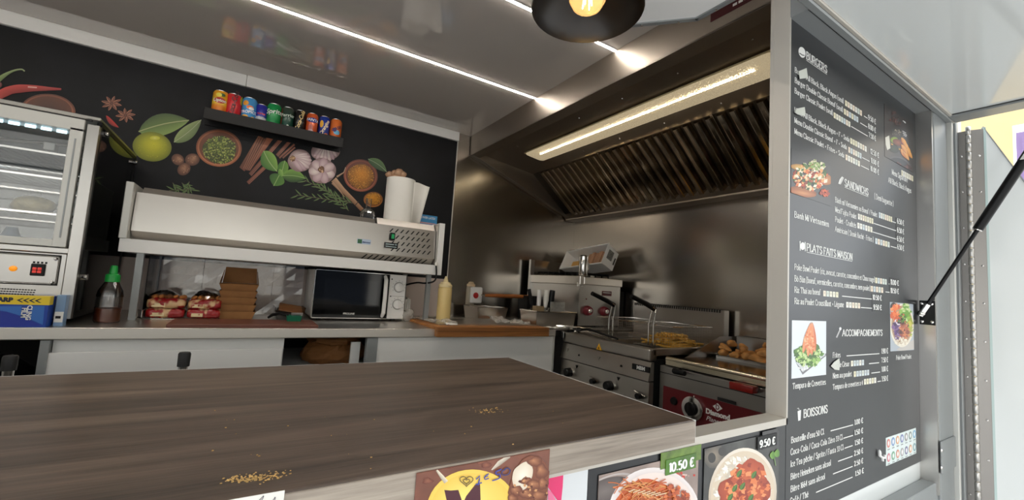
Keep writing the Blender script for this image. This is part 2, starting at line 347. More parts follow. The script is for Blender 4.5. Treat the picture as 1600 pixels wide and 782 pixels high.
# ------------------------------------------------------------------ serif lettering drawn with a broad pen
GL = {
'A': 'S 0 0 3.6 10|S 7.2 0 3.6 10|s 1.4 3.5 5.8 3.5', 'B': 'S 1 0 1 10|c 1 10 4.5 9.8 5.5 7.6 4.3 5.5 1 5.3|c 1 5.3 5 5 6.4 2.7 5 .3 1 0',
'C': 'c 6.5 7.6 5.2 9.8 3.2 10 1.2 8.2 .6 5 1.2 1.8 3.2 0 5.2 .2 6.5 2.2', 'D': 'S 1 0 1 10|c 1 10 4.5 9.8 6.8 7.5 7 5 6.8 2.5 4.5 .2 1 0',
'E': 'S 1 0 1 10|s 1 10 5.6 10 5.6 8.2|s 1 5.2 4.4 5.2|s 1 0 5.8 0 5.8 2', 'F': 'S 1 0 1 10|s 1 10 5.5 10 5.5 8.2|s 1 5.2 4.3 5.2',
'G': 'c 6.5 7.6 5.2 9.8 3.2 10 1.2 8.2 .6 5 1.2 1.8 3.2 0 5.2 .2 6.6 1.4|s 6.6 .8 6.6 4.2|s 5 4.2 7.4 4.2', 'H': 'S 1 0 1 10|S 6 0 6 10|s 1 5.2 6 5.2',
'I': 'S 1 0 1 10', 'K': 'S 1 0 1 10|t 1.2 4.6 6 10|b 6.4 0 2.6 6', 'L': 'S 1 0 1 10|s 1 0 5.2 0 5.2 2.2', 'M': 'S 1 0 1 10|s 1 10 4 1|s 4 1 7 10|S 7 0 7 10',
'N': 'S 1 0 1 10|s 1 10 6 0|S 6 0 6 10', 'O': 'c 3.8 10 6.3 8.8 7.2 5 6.3 1.2 3.8 0 1.3 1.2 .4 5 1.3 8.8 3.8 10', 'P': 'S 1 0 1 10|c 1 10 4.8 9.8 6 7.4 4.8 4.9 1 4.6',
'R': 'S 1 0 1 10|c 1 10 4.8 9.8 6 7.4 4.8 4.9 1 4.6|b 6.8 0 3.4 4.7', 'S': 'c 5.5 7.8 4.5 9.8 2.8 10 1 8.6 1.3 6.6 3.2 5.3 5.2 3.8 5.5 1.7 4 .1 2.3 0 .7 2.2',
'T': 'S 3.4 0 3.4 10|s .4 8.2 .4 10 6.4 10 6.4 8.2', 'U': 't 1 3 1 10|t 6.2 3 6.2 10|c 1 3 1.6 .7 3.6 0 5.6 .7 6.2 3', 'V': 't 3.4 0 0 10|t 3.4 0 6.8 10',
'W': 't 2.6 0 0 10|s 2.6 0 4.6 9|s 4.6 9 6.6 0|t 6.6 0 9.2 10', 'Z': 's .6 8.4 .6 10 6 10 .5 0 6.2 0 6.2 1.8',
'a': 'c .9 5.2 2 6.5 3.6 6.2 4.2 4.8|s 4.2 4.8 4.2 .8 5 .2|c 4.2 3.9 2 3.5 .7 2 1.2 .3 2.6 .1 4.2 1.4', 'b': 't 1 0 1 10|c 1 5.4 2.6 6.6 4.5 5.6 5 3.3 4.4 .9 2.6 0 1 1',
'c': 'c 4.3 5.3 3 6.6 1.4 5.9 .6 3.3 1.3 .8 2.8 0 4.4 1.1', 'd': 'S 4.4 0 4.4 10|c 4.4 5.4 3 6.6 1.3 5.7 .6 3.3 1.3 .8 2.7 0 4.4 1.2',
'e': 'c .8 3.7 4.5 3.8 3.9 6 2.7 6.6 1.2 5.7 .6 3.3 1.3 .8 2.8 0 4.4 1.2', 'f': 'b 1.6 0 1.6 8|c 1.6 8 2.1 9.7 3.2 10 4.1 9.2|s .3 6.4 3.2 6.4',
'g': 'c 2.4 6.5 .9 5.6 .8 3.6 2.3 2.5 3.8 3.5 3.8 5.5 2.4 6.5|c 1.6 2.6 .9 1.2 3 .6 4.6 -.6 4 -2.6 2 -3 .4 -2 1 .2|s 3.6 6 5 6.5', 'h': 'S 1 0 1 10|c 1 5 2.6 6.6 4 6.2 4.4 4.6|b 4.4 0 4.4 4.6',
'i': 'S 1 0 1 6.5|d 1 8.8', 'j': 't 1.4 -1.5 1.4 6.5|c 1.4 -1.5 .9 -3 -.3 -3|d 1.4 8.8', 'k': 'S 1 0 1 10|t 1.2 3 4.4 6.4|b 4.8 0 2.2 4', 'l': 'S 1 0 1 10',
'm': 'S 1 0 1 6.5|c 1 5 2.4 6.6 3.6 6.2 4 4.6|b 4 0 4 4.6|c 4 5 5.4 6.6 6.6 6.2 7 4.6|b 7 0 7 4.6', 'n': 'S 1 0 1 6.5|c 1 5 2.6 6.6 4 6.2 4.4 4.6|b 4.4 0 4.4 4.6',
'o': 'c 2.8 6.6 4.4 5.7 5 3.3 4.4 .9 2.8 0 1.2 .9 .6 3.3 1.2 5.7 2.8 6.6', 'p': 'S 1 -3 1 6.5|c 1 5.4 2.6 6.6 4.5 5.6 5 3.3 4.4 .9 2.6 0 1 1', 'r': 'S 1 0 1 6.5|c 1 4.6 2 6.4 3.6 6.2',
's': 'c 3.8 5.2 2.5 6.6 1 5.8 1 4.4 2.6 3.4 4 2.2 3.8 .7 2.3 0 .7 1.3', 't': 's 1.6 8.2 1.6 1.4|c 1.6 1.4 2.2 0 3.6 .5|s .3 6.4 3.6 6.4', 'u': 't 1 1.8 1 6.4|c 1 1.8 1.5 .2 3 0 4.4 1.4|S 4.4 0 4.4 6.4',
'v': 't 2.4 0 0 6.5|t 2.4 0 4.8 6.5', 'w': 't 2 0 0 6.5|s 2 0 3.6 6.5|s 3.6 6.5 5.2 0|t 5.2 0 7.2 6.5', 'x': 'S .3 0 4.7 6.5|S 4.7 0 .3 6.5', 'y': 't 2.5 .2 0 6.5|S 1.4 -3 4.9 6.5', 'z': 's .5 5.4 .5 6.5 4.4 6.5 .4 0 4.6 0 4.6 1.2',
'0': 'c 2.6 9 4.3 7.4 4.8 4.5 4.3 1.6 2.6 0 .9 1.6 .4 4.5 .9 7.4 2.6 9', '1': 'S 2 0 2 9|s .6 7.6 2 9', '2': 'c .7 7 1.6 8.9 3.4 8.9 4.4 7 3.6 4.6 .6 .2|s .6 0 4.8 0 4.8 1.5',
'3': 'c .7 7.6 2.2 9 4 8.2 4 6 2 4.9|c 2 4.9 4.4 4.2 4.6 1.8 3 .1 .5 1', '4': 'S 3.6 0 3.6 9|s 3.6 9 .3 2.6 5 2.6', '5': 's 4.2 9 1 9 .9 5|c .9 5 3.2 5.6 4.6 3.6 4.2 1.2 2.4 0 .5 1',
'6': 'c 4.3 8.2 2.6 8.8 .9 6 .6 2.6 2.4 0 4.4 1.2 4.6 3.6 3 5.3 .9 3.8', '7': 's .5 7.6 .5 9 4.8 9 2 0', '8': 'c 2.6 9 4.2 8 3.8 5.8 2.6 4.9 .8 3.4 .7 1.2 2.6 0 4.5 1.2 4.4 3.4 2.6 4.9 1.2 6 1 8 2.6 9',
'9': 'c .8 .8 2.6 .2 4.3 3 4.6 6.4 2.8 9 .8 7.8 .6 5.4 2.2 3.7 4.3 5.2', '€': 'c 5.6 7.8 4 9.2 2.2 8.4 1.2 4.5 2.2 .6 4 -.2 5.6 1.2|s .2 5.4 4.6 5.4|s .2 3.7 4.3 3.7',
'(': 'c 2.4 11 .9 8 .9 2 2.4 -1.5', ')': 'c .4 11 1.9 8 1.9 2 .4 -1.5', '/': 's 0 -.5 3.4 10.5', '+': 's .3 4 4.3 4|s 2.3 2 2.3 6', '-': 's .3 3.6 3 3.6', ',': 's 1 .9 .5 -1.6', '.': 'd .8 .6', "'": 's .8 7.6 1 10'}
ACC = {'é': ('e', 's 2.2 7.6 3.4 9.3'), 'è': ('e', 's 2.4 7.6 1.2 9.3'), 'ê': ('e', 's 1.2 7.6 2.5 9.1 3.8 7.6'), 'á': ('a', 's 2.2 7.6 3.4 9.3'), 'ò': ('o', 's 3 7.6 1.8 9.3'), 'ú': ('u', 's 2.2 7.6 3.4 9.3'), 'ì': ('i', 's 1.4 7.6 .2 9.3')}
def cat(pts, n=4):
    out = []
    for i in range(len(pts)-1):
        p0 = pts[max(0, i-1)]; p1 = pts[i]; p2 = pts[i+1]; p3 = pts[min(len(pts)-1, i+2)]
        for k in range(n):
            t = k/n
            out.append(tuple(.5*((2*p1[j])+(-p0[j]+p2[j])*t+(2*p0[j]-5*p1[j]+4*p2[j]-p3[j])*t*t+(-p0[j]+3*p1[j]-3*p2[j]+p3[j])*t**3) for j in range(len(p1))))
    return out+[pts[-1]]
def glyph(ch, bold=1.0):
    bold *= 1.3
    """quads of one letter and its advance"""
    extra = ''
    if ch in ACC: ch, extra = ACC[ch][0], '|'+ACC[ch][1]
    if ch not in GL: return [], 3.0
    TH, TN, Q, mx = 1.3*bold, .62*bold, [], 0
    for st in (GL[ch]+extra).split('|'):
        a = st.split(); k = a[0]; n = [float(q) for q in a[1:]]; pts = list(zip(n[::2], n[1::2])); mx = max(mx, max(p[0] for p in pts))
        if k == 'd':
            x, y = pts[0]; Q.append([(x-.75, y-.7), (x+.75, y-.7), (x+.75, y+.7), (x-.75, y+.7)]); continue
        ends = {'S': (0, -1), 't': (-1,), 'b': (0,)}.get(k, ())
        if k == 'c': pts = cat(pts)
        for p, q in zip(pts, pts[1:]):
            dx, dy = q[0]-p[0], q[1]-p[1]; l = math.hypot(dx, dy) or 1; w = (TN+(TH-TN)*abs(dy)/l)/2; e = .12
            ox, oy = -dy/l*w, dx/l*w; ux, uy = dx/l*e, dy/l*e
            Q.append([(p[0]+ox-ux, p[1]+oy-uy), (p[0]-ox-ux, p[1]-oy-uy), (q[0]-ox+ux, q[1]-oy+uy), (q[0]+ox+ux, q[1]+oy+uy)])
        for e in ends:
            x, y = pts[e]; s = .28; Q.append([(x-1.35, y-s), (x+1.35, y-s), (x+1.35, y+s), (x-1.35, y+s)])
    return Q, mx+1.5
def serif(name, txt, a, b, hp, Y, parent, m=None, lift=.0004, bold=1.0, under=False):
    """a, b: baseline ends in photo pixels; hp: capital height in pixels; lies on the plane y = Y"""
    A = V(*a, Y=Y); B = V(*b, Y=Y); H = (V(a[0], a[1]-hp, Y=Y)-A).z/10; z = (A.z+B.z)/2
    Q, x = [], 0
    for ch in txt:
        q, w = glyph(ch, bold)
        Q += [[(px_+x, py_, 2e-6*i_) for px_, py_ in r] for i_, r in enumerate(q)]; x += w
    sx = (B.x-A.x)/max(1, x-1)
    if under: Q.append([(0, -2.2, 0), (x-1, -2.2, 0), (x-1, -1.5, 0), (0, -1.5, 0)])
    vs, fs = [], []
    for r in Q:
        i = len(vs); vs += [(A.x+u*sx, Y-lift-e, z+v*H) for u, v, e in r]; fs.append([i, i+1, i+2, i+3])
    me = bpy.data.meshes.new(name); me.from_pydata(vs, [], fs); me.update()
    return part(name, me, m or M_['white_ink'], parent)
def btext(name, body, size, M, m, parent, sx=1.0, shear=0, off=0, ext=.0004, wrap=None, align='CENTER'):
    """sans lettering; local x right, y up; M places it. wrap = radius to bend it round a can"""
    c = bpy.data.curves.new(name, 'FONT'); c.body = body; c.size = size; c.align_x = align; c.align_y = 'CENTER'; c.shear = shear; c.offset = off; c.extrude = 0 if wrap else ext; c.resolution_u = 3
    o = bpy.data.objects.new(name, c); COL.objects.link(o)
    dg = bpy.context.evaluated_depsgraph_get(); me = bpy.data.meshes.new_from_object(o.evaluated_get(dg))
    bpy.data.objects.remove(o); bpy.data.curves.remove(c)
    for v in me.vertices:
        p = Vector((v.co.x*sx, v.co.y, v.co.z))
        if wrap: a = p.x/wrap; p = Vector((wrap*sin(a), p.y, wrap*cos(a)))
        v.co = M @ p
    me.name = name
    return part(name, me, m, parent)
def facing(x, y, z, d='-y'):
    """text frame: looking at a face whose outward normal is -y or -x"""
    if d == '-y': return Matrix(((1, 0, 0, x), (0, 0, -1, y), (0, 1, 0, z), (0, 0, 0, 1)))
    return Matrix(((0, 0, -1, x), (-1, 0, 0, y), (0, 1, 0, z), (0, 0, 0, 1)))

# ================================================================== SETTING
YB, YF, CEIL, XR = 2.55, .49, .99, 2.129
WT, WTF = -.217, 1.855           # steel worktop height and front
# --- street
g = G().box(-40, 60, -40, 40, -1.75, -1.65)
struct(part('ground', g, M_['pavement']), 'pale sunlit street pavement around the truck', 'pavement')
# --- interior shell
struct(part('floor', G().box(-2.4, 2.18, .525, 2.6, FLOOR-.05, FLOOR), M_['floor']), 'grey vinyl floor of the truck', 'floor')
struct(part('ceiling', G().box(-2.4, 2.18, .525, 2.6, CEIL, CEIL+.05), M_['ceiling']), 'glossy pale ceiling panel', 'ceiling')
wb = struct(part('wall_back', G().box(-2.4, 2.18, YB, YB+.05, FLOOR, CEIL), M_['white']), 'back wall of the truck', 'wall')
XE = V(714, 225, Y=YB).x
part('printed_panel', G().box(-2.35, XE, YB-.004, YB, .02, .935), M_['slate'], wb, label='black slate printed wall panel')
part('panel_edge', G().box(XE, XE+.007, YB-.006, YB, -.217, .99), M_['alu_w'], wb)
part('steel_sheet', G().box(XE+.007, XR, YB-.004, YB, -.217, CEIL), M_['steel_v'], wb, label='brushed steel wall sheet')
part('backsplash', G().box(-.8, XE, YB-.004, YB, -.217, .02), mat('warm_grey_splashback', rgb(206, 192, 184), .4), wb, label='pale splashback under the shelf')
wr = struct(part('wall_right', G().box(XR, 2.18, .525, YB, FLOOR, CEIL), M_['white']), 'steel clad end wall', 'wall')
part('steel_sheet', G().box(XR-.004, XR, .53, YB-.004, -.3, CEIL), M_['steel_v'], wr)
part('corner_trim', G().box(XR-.012, XR-.004, YB-.012, YB-.004, -.217, .52), M_['steel_v'], wr)
for px_, py_ in ((808, 349), (1030, 398), (1210, 440)):
    p = V(px_, py_, Y=YB) if px_ < 890 else V(px_, py_, X=XR)
    gg = G().blob((p.x, YB-.006, p.z), (.004, .003, .004), 0, sub=1) if px_ < 890 else G().blob((XR-.006, p.y, p.z), (.003, .004, .004), 0, sub=1)
    part('rivet', gg, M_['chrome'], wb if px_ < 890 else wr)
struct(part('wall_left', G().box(-2.45, -2.4, .525, 2.6, FLOOR, CEIL+.05), M_['white']), 'left end wall of the truck', 'wall')
XJ = V(385, 130, Y=YB).x
struct(part('trim_1', G().box(-2.4, XJ-.001, YB-.022, YB, .93, CEIL, .002), M_['white']), 'white cornice strip above the printed wall, left length', 'trim')
struct(part('trim_2', G().box(XJ+.001, XE+.005, YB-.022, YB, .93, CEIL, .002), M_['white']), 'white cornice strip above the printed wall, right length', 'trim')

# --- facade
wf = struct(part('wall_front', G().box(-2.45, 1.04, YF, .525, -1.5, -.262).box(1.04, 2.45, YF, .525, -1.5, 1.05).box(-2.45, 1.04, YF, .525, .80, 1.05)
       .box(-2.45, -2.1, YF, .525, -.262, .8), M_['white_gloss']), 'white front wall of the truck around the serving hatch', 'wall')
win = struct(part('window_1', G().box(1.034, 1.04, .486, .525, -.262, .80).box(-2.1, 1.04, .486, .527, -.262, -.248).box(-2.1, 1.04, .486, .525, .79, .80), M_['alu_m']), 'aluminium frame of the serving hatch', 'window frame')
part('inner_lip', G().box(1.0335, 1.036, .522, .53, -.25, .79), M_['alu_m'], win)
XP = V(918, 740, Y=YF).x
part('vinyl_panel', G().box(XP, 1.04, YF-.002, YF, -.47, -.262), M_['menu'], wf, label='charcoal vinyl under the hatch')
# recess frame around the menu board
fr = thing('hatch_frame', 'grey aluminium frame post beside the menu board with ledge and lintel', 'frame')
part('lintel', G().box(1.036, 1.89, .447, YF, .681, .80), M_['alu'], fr)
part('lintel_rail', G().box(-2.1, 2.07, .428, .447, .676, .80, .003), M_['alu'], fr)
part('lintel_groove', G().box(1.036, 1.89, .4465, .449, .6795, .682), M_['rubber'], fr)
part('jamb', G().box(1.89, 1.902, .447, YF, -.56, .681), M_['steel'], fr)
part('post', G().box(1.905, 2.045, .445, YF, -1.5, .69, .003), M_['alu'], fr)
part('post_groove', G().box(1.901, 1.906, .452, YF, -.56, .681), M_['rubber'], fr)
part('post_bead', G().box(2.045, 2.06, .432, YF, -1.5, .69, .002), M_['alu_w'], fr)
part('post_bead', G().box(2.062, 2.085, .438, YF, -1.5, .69, .002), M_['alu'], fr)
part('post_bead', G().box(2.087, 2.11, .430, YF, -1.5, .69, .002), M_['alu'], fr)
part('ledge', G().box(1.036, 1.905, .452, YF, -.60, -.525, .003), M_['alu'], fr)
lp0 = V(1464, 693, Y=.443); lp1 = V(1466, 742, Y=.443)
part('latch_plate', G().box(1.898, 2.043, .440, .445, lp1.z-.004, lp0.z, .002), M_['alu'], fr, label='grey latch plate with two screws')
for py_ in (705, 732):
    p = V(1471, py_, Y=.44); part('screw', G().lathe([(.006, 0), (.004, .003)], (p.x, .44, p.z), 10, Matrix.Rotation(pi/2, 3, 'X')), M_['chrome'], fr)

# piano hinge and side panel
hg = thing('piano_hinge', 'long worn steel piano hinge on the frame post', 'hinge')
HX, HY = 2.1125, .405
pd = Vector((.38, -.925, 0)).normalized(); pn = Vector((-pd.y, pd.x, 0))     # direction of the swung panel
part('leaf', G().box(HX, HX+.004, HY+.003, HY+.03, -1.2, .655), M_['hinge'], hg)
g = G(); a = Vector((HX, HY-.003, 0))
g.prism([a+Vector((0, 0, -1.2)), a+pd*.034+Vector((0, 0, -1.2)), a+pd*.034+Vector((0, 0, .655)), a+Vector((0, 0, .655))], (0, 0, 0), pn*.004)
part('leaf', g, M_['hinge'], hg)
kn = None
for i in range(60):
    z = -1.19+i*.031
    if kn is None:
        kn = part('knuckle', G().lathe([(.006, 0), (.0075, .002), (.0075, .027), (.006, .029)], (HX-.002, HY, 0), 10), M_['steel'], hg, True); kn.location.z = z
    else: inst('knuckle', kn, hg, Matrix.Translation((0, 0, z)))
for i in range(14):
    z = -1.1+i*.128
    part('rivet', G().blob((HX-.001, HY+.018, z), (.002, .004, .004), 0, sub=1), M_['chrome'], hg)
    q = a+pd*.022; part('rivet', G().blob((q.x-.001, q.y, z-.005), (.002, .004, .004), 0, sub=1), M_['chrome'], hg)
sp = thing('side_panel', 'white glossy side panel with sloping top edge on the hinge', 'panel')
def onp(x, y):
    d = fw+RT*((x-800)/F_PX)-UP*((y-391)/F_PX); p0 = Vector((HX, HY, 0)); return d*(p0.dot(pn)/d.dot(pn))
t0 = onp(1529, 200); t1 = onp(1600, 296); sl = (t1.z-t0.z)/((t1-t0).xy.length)
s0 = .036; zt = t0.z; L_ = .5
base = Vector((HX, HY, 0))+pd*s0
g = G(); g.prism([base+Vector((0, 0, -1.2)), base+pd*L_+Vector((0, 0, -1.2)), base+pd*L_+Vector((0, 0, zt+sl*L_)), base+Vector((0, 0, zt))], (0, 0, 0), -pn*-.02)
part('sheet', g, M_['white_gloss'], sp)
g = G(); b2 = base-pn*.002
g.prism([b2+Vector((0, 0, -1.2)), b2+pd*.006+Vector((0, 0, -1.2)), b2+pd*.006+Vector((0, 0, zt)), b2+Vector((0, 0, zt))], (0, 0, 0), pn*.024)
part('edge_strip', g, mat('pale_green_seal', rgb(190, 208, 204), .3), sp)
g = G(); g.prism([b2+Vector((0, 0, zt)), b2+pd*L_+Vector((0, 0, zt+sl*L_)), b2+pd*L_+Vector((0, 0, zt+sl*L_+.022)), b2+Vector((0, 0, zt+.004))], (0, 0, 0), pn*.024)
part('edge_strip', g, M_['alu'], sp)

# canopy flap
cf = thing('canopy_flap', 'open white glossy hatch flap overhead with grey aluminium edge', 'hatch flap')
part('sheet', G().box(-2.1, 1.99, -.85, .425, .684, .71), M_['white_gloss'], cf)
part('edge_rail', G().box(1.988, 2.065, -.85, .428, .676, .715, .003), M_['alu'], cf)
part('edge_rail', G().box(-2.1, 1.99, .418, .4285, .679, .715, .002), M_['alu_m'], cf)
part('edge_rail', G().box(-2.1, 2.065, -.9, -.85, .676, .715, .003), M_['alu'], cf)
part('seam', G().box(1.985, 1.989, -.85, .42, .682, .69), M_['rubber'], cf)
# gas strut
gs = thing('gas_strut', 'black gas strut holding up the hatch flap', 'gas strut')
A = V(1440, 490, X=1.875); B = Vector((1.93, .16, .672)); d = (B-A)
part('rod', G().cyl(A, A+d*.5, .0055, seg=12), M_['black'], gs, True)
part('cylinder', G().cyl(A+d*.40, B, .0125, seg=16), M_['black'], gs, True)
part('collar', G().cyl(A+d*.396, A+d*.402, .0115, seg=14), M_['chrome'], gs, True)
part('end_fitting', G().cyl(A-d*.012, A+d*.045, .009, seg=12).blob(tuple(A), (.011, .011, .011), 0), M_['chrome'], gs, True)
q = A+d*.7; dn = d.normalized()
part('sticker', G().prism([q+Vector((-.0135, 0, 0))+dn*u+w for u, w in ((0, Vector((0, -.006, 0))), (.09, Vector((0, -.006, 0))), (.09, Vector((0, .006, 0))), (0, Vector((0, .006, 0))))], (0, 0, 0), (.001, 0, 0)), M_['paper'], gs)
part('bracket', G().box(1.884, 1.8885, A.y-.03, A.y+.008, A.z-.036, A.z+.042, .001).box(1.872, 1.886, A.y-.004, A.y+.004, A.z-.004, A.z+.004), M_['black'], gs)
for dy in (-.022, .002):
    for dz in (-.026, .032): part('screw', G().blob((1.8835, A.y+dy, A.z+dz), (.002, .0055, .0055), 0, sub=1), M_['chrome'], gs)

# building across the street
bl = thing('street_building', 'beige stucco house beyond the hinged panel with purple shutter', 'building')
BX = 7.0
p0 = V(1583, 205, X=BX); p1 = V(1600, 268, X=BX)
part('wall', G().box(BX, BX+5, -1.4, 6, -1.65, 9), M_['stucco'], bl)
part('window_surround', G().box(BX-.03, BX, p0.y-1.1, p0.y, p1.z-.35, p0.z+.05), M_['white'], bl)
sh = part('shutter', G().box(BX-.08, BX-.03, p0.y-.62, p0.y-.03, p1.z-.2, p0.z-.05), M_['purple'], bl, label='purple louvred shutter')
sl0 = None
for i in range(14):
    z = p1.z-.13+i*(p0.z-p1.z+.03)/14
    if sl0 is None: sl0 = part('slat', G().box(BX-.095, BX-.08, p0.y-.57, p0.y-.07, 0, .035), M_['purple'], sh); sl0.location.z = z
    else: inst('slat', sl0, sh, Matrix.Translation((0, 0, z)))
part('shutter', G().box(BX-.08, BX-.03, p0.y-1.06, p0.y-.66, p1.z-.2, p0.z-.05), M_['purple'], bl)

op_ = thing('added_house', 'unseen pale house front added across the street to light the serving hatch', 'building')  # out of view; added to throw light into the hatch and be reflected
part('wall', G().box(-16, 6.5, -9.5, -7, -1.65, 4.2), mat('pale_render', rgb(232, 229, 222), .9, vary=.06, vscale=.5), op_)
for k in range(6):
    x = -12.5+k*3.4; part('window', G().box(x, x+1.1, -7, -6.96, 1.4, 3.0), M_['black_gloss'], op_)
    part('door' if k % 2 else 'shop_window', G().box(x-.3, x+1.6 if k % 2 == 0 else x+.9, -7, -6.95, -1.65, .7), mat('dark_shopfront_%d' % k, rgb(44, 52, 66), .3), op_)

# ================================================================== LIGHT FITTINGS
led = emis('warm_led_diffuser', (1, .92, .82, 1), 66)
for yy, lab in ((1.79, 'recessed LED strip in the ceiling nearer the printed wall'), (1.22, 'recessed LED strip in the ceiling behind the pendant lamp')):
    t = thing('led_strip', lab, 'LED strip')
    part('channel', G().box(-1.9, 1.19, yy-.008, yy+.008, CEIL-.003, CEIL), M_['alu_w'], t)
    part('diffuser', G().box(-1.9, 1.187, yy-.0042, yy+.0042, CEIL-.005, CEIL-.003), led, t)

# pendant lamp
pl = thing('pendant_lamp', 'black metal dome pendant lamp with amber filament bulb', 'pendant lamp')
c = Vector((.47, .559, 0))
lamp_m = mat('black_lamp_shade', rgb(24, 22, 21), .33)
prof = [(.099, .5), (.1, .502), (.092, .520), (.074, .543), (.052, .560), (.03, .570), (.022, .574)]
inn = [(r-.0015, z-.0015) for r, z in reversed(prof[1:])]
part('shade', G().lathe(prof+inn+[(.0985, .5)], c, 48, cap0=False, cap1=False), lamp_m, pl, True)
part('socket', G().lathe([(.017, .55), (.019, .56), (.019, .6), (.01, .612), (.004, .615)], c, 18), M_['black'], pl, True)
part('cord', G().cyl(c+Vector((0, 0, .612)), c+Vector((0, 0, .69)), .003, seg=8), M_['black'], pl)
part('ceiling_rose', G().lathe([(.03, .683), (.03, .6995)], c, 24), M_['black'], pl, True)
am = mat('amber_bulb_glass', (1, .72, .36, 1), .05, emit=(1, .70, .36, 1), estr=.42, alpha=.38)
part('bulb', G().lathe([(.002, .4955), (.012, .498), (.025, .507), (.0325, .521), (.031, .534), (.021, .55), (.014, .56)], c, 24), am, pl, True)
fil = emis('glowing_filament', (1, .62, .22, 1), 38)
for k in range(4):
    a = k*pi/2+.4; u = Vector((cos(a)*.009, sin(a)*.009, 0)); part('filament', G().cyl(c+u+Vector((0, 0, .508)), c+u*.5+Vector((0, 0, .54)), .0013, seg=6), fil, pl)

# overhead plate inside the hatch
op = thing('overhead_panel', 'white panel with riveted grey edge above the hatch behind the pendant lamp', 'panel')
pz = .70; q1 = V(1145, 0, Z=pz); q2 = V(1090, 31, Z=pz); q3 = V(975, 42, Z=pz)
poly = [(-2.0, .53), (q2.x, .53), (q2.x, q2.y), (q3.x, q3.y), (-2.0, q3.y)]
part('sheet', G().prism([(x, y, pz) for x, y in poly], (0, 0, 0), (0, 0, .018)), M_['white'], op)
def strip(a, b, w, z0, z1):
    a = Vector(a).to_3d(); b = Vector(b).to_3d(); d = (b-a).normalized(); n = Vector((d.y, -d.x, 0))*w
    return [(p.x, p.y, z0) for p in (a, b, b-n, a-n)]
ed = [(q2.x, .53), (q2.x, q2.y), (q3.x, q3.y), (-2.0, q3.y)]
for a, b in zip(ed, ed[1:]):
    part('edge_rail', G().prism(strip(a, b, .012, pz-.004, pz), (0, 0, 0), (0, 0, .026)), M_['alu'], op)
    A2 = Vector(a).to_3d(); B2 = Vector(b).to_3d(); L2 = (B2-A2).length; n = max(1, min(8, int(L2/.085)))
    dd = (B2-A2).normalized(); off = Vector((dd.y, -dd.x, 0))*-.006
    for i in range(n):
        p = A2.lerp(B2, (i+.5)/n)+off; part('rivet', G().blob((p.x, p.y, pz-.005), (.0032, .0032, .002), 0, sub=1), M_['chrome'], op)

# ================================================================== EXTRACTOR HOOD
hd = thing('extractor_hood', 'brushed steel extractor hood with baffle filters and strip light', 'extractor hood')
H = M_['steel_hood']
y0, y1 = .535, 2.535
part('fascia', G().box(1.19, 1.2, y0, y1+.01, .855, CEIL), H, hd)
part('fascia_lip', G().box(1.19, 1.262, y0, y1, .853, .858), H, hd)
part('inner_return', G().box(1.258, 1.262, y0, y1, .858, .89), H, hd)
def slab(x0, z0, x1, z1, ya, yb, th):
    d = Vector((x1-x0, 0, z1-z0)).normalized(); n = Vector((-d.z, 0, d.x))
    if n.z < 0: n = -n
    a = Vector((x0, ya, z0)); b = Vector((x1, ya, z1))
    return [a, b, b+n*th, a+n*th], Vector((0, yb-ya, 0))
p, e = slab(1.26, .885, 1.70, .828, y0, y1, .004); part('lamp_panel', G().prism(p, (0, 0, 0), e), H, hd)
p, e = slab(1.70, .835, 2.05, .556, y0, y1, .004); part('filter_backing', G().prism(p, (0, 0, 0), e), mat('dark_filter_backing', (.10, .085, .07, 1), .35, 1), hd)
part('gutter', G().box(2.03, 2.125, y0, y1, .528, .553, .003), H, hd)
part('end_plate', G().prism([(1.19, y1, .855), (2.125, y1, .522), (2.125, y1, CEIL), (1.19, y1, CEIL)], (0, 0, 0), (0, .012, 0)), H, hd)
part('end_rim', G().prism([(1.19, y1-.03, .857), (2.1, y1-.03, .530), (2.1, y1-.03, .534), (1.19, y1-.03, .861)], (0, 0, 0), (0, .03, 0)), M_['steel'], hd)
# strip light
m, N, L, Bp = new_mat('prismatic_light_cover'); out = N['Material Output']; N.remove(Bp)
tr = N.new('ShaderNodeBsdfTransparent'); em = N.new('ShaderNodeEmission'); em.inputs[0].default_value = (1, .80, .50, 1); em.inputs[1].default_value = .42
tc = N.new('ShaderNodeTexCoord'); vo = N.new('ShaderNodeTexVoronoi'); vo.inputs['Scale'].default_value = 170; L.new(tc.outputs['Object'], vo.inputs['Vector'])
mr = N.new('ShaderNodeMapRange'); mr.inputs['From Min'].default_value = .1; mr.inputs['From Max'].default_value = .6; mr.inputs['To Min'].default_value = .35; mr.inputs['To Max'].default_value = .95
mx = N.new('ShaderNodeMixShader'); L.new(vo.outputs['Distance'], mr.inputs[0]); L.new(mr.outputs[0], mx.inputs[0]); L.new(tr.outputs[0], mx.inputs[1]); L.new(em.outputs[0], mx.inputs[2]); L.new(mx.outputs[0], out.inputs[0])
cover_m = m
def onl(x): return .885+(.828-.885)*(x-1.26)/(1.70-1.26)
lx0, lx1, ly0, ly1 = 1.425, 1.565, .72, 2.235
d = Vector((lx1-lx0, 0, onl(lx1)-onl(lx0)))
pts = []
for (cx, cy, a0) in ((lx1-.03, ly1-.03, 0), (lx0+.03, ly1-.03, 90), (lx0+.03, ly0+.03, 180), (lx1-.03, ly0+.03, 270)):
    for k in range(5):
        a = radians(a0+k*22.5); x = cx+.03*cos(a); pts.append(Vector((x, cy+.03*sin(a), onl(x)-.0165)))
lb = part('light_housing', G().box(lx0, lx1, ly0, ly1, onl(1.495)-.006, onl(1.495)+.001, M=None), mat('light_reflector', rgb(225, 205, 160), .4), hd)
lc = part('light_cover', G().prism(pts, (0, 0, 0), (0, 0, .0015)), cover_m, hd, label='pebbled glass cover of the strip light')
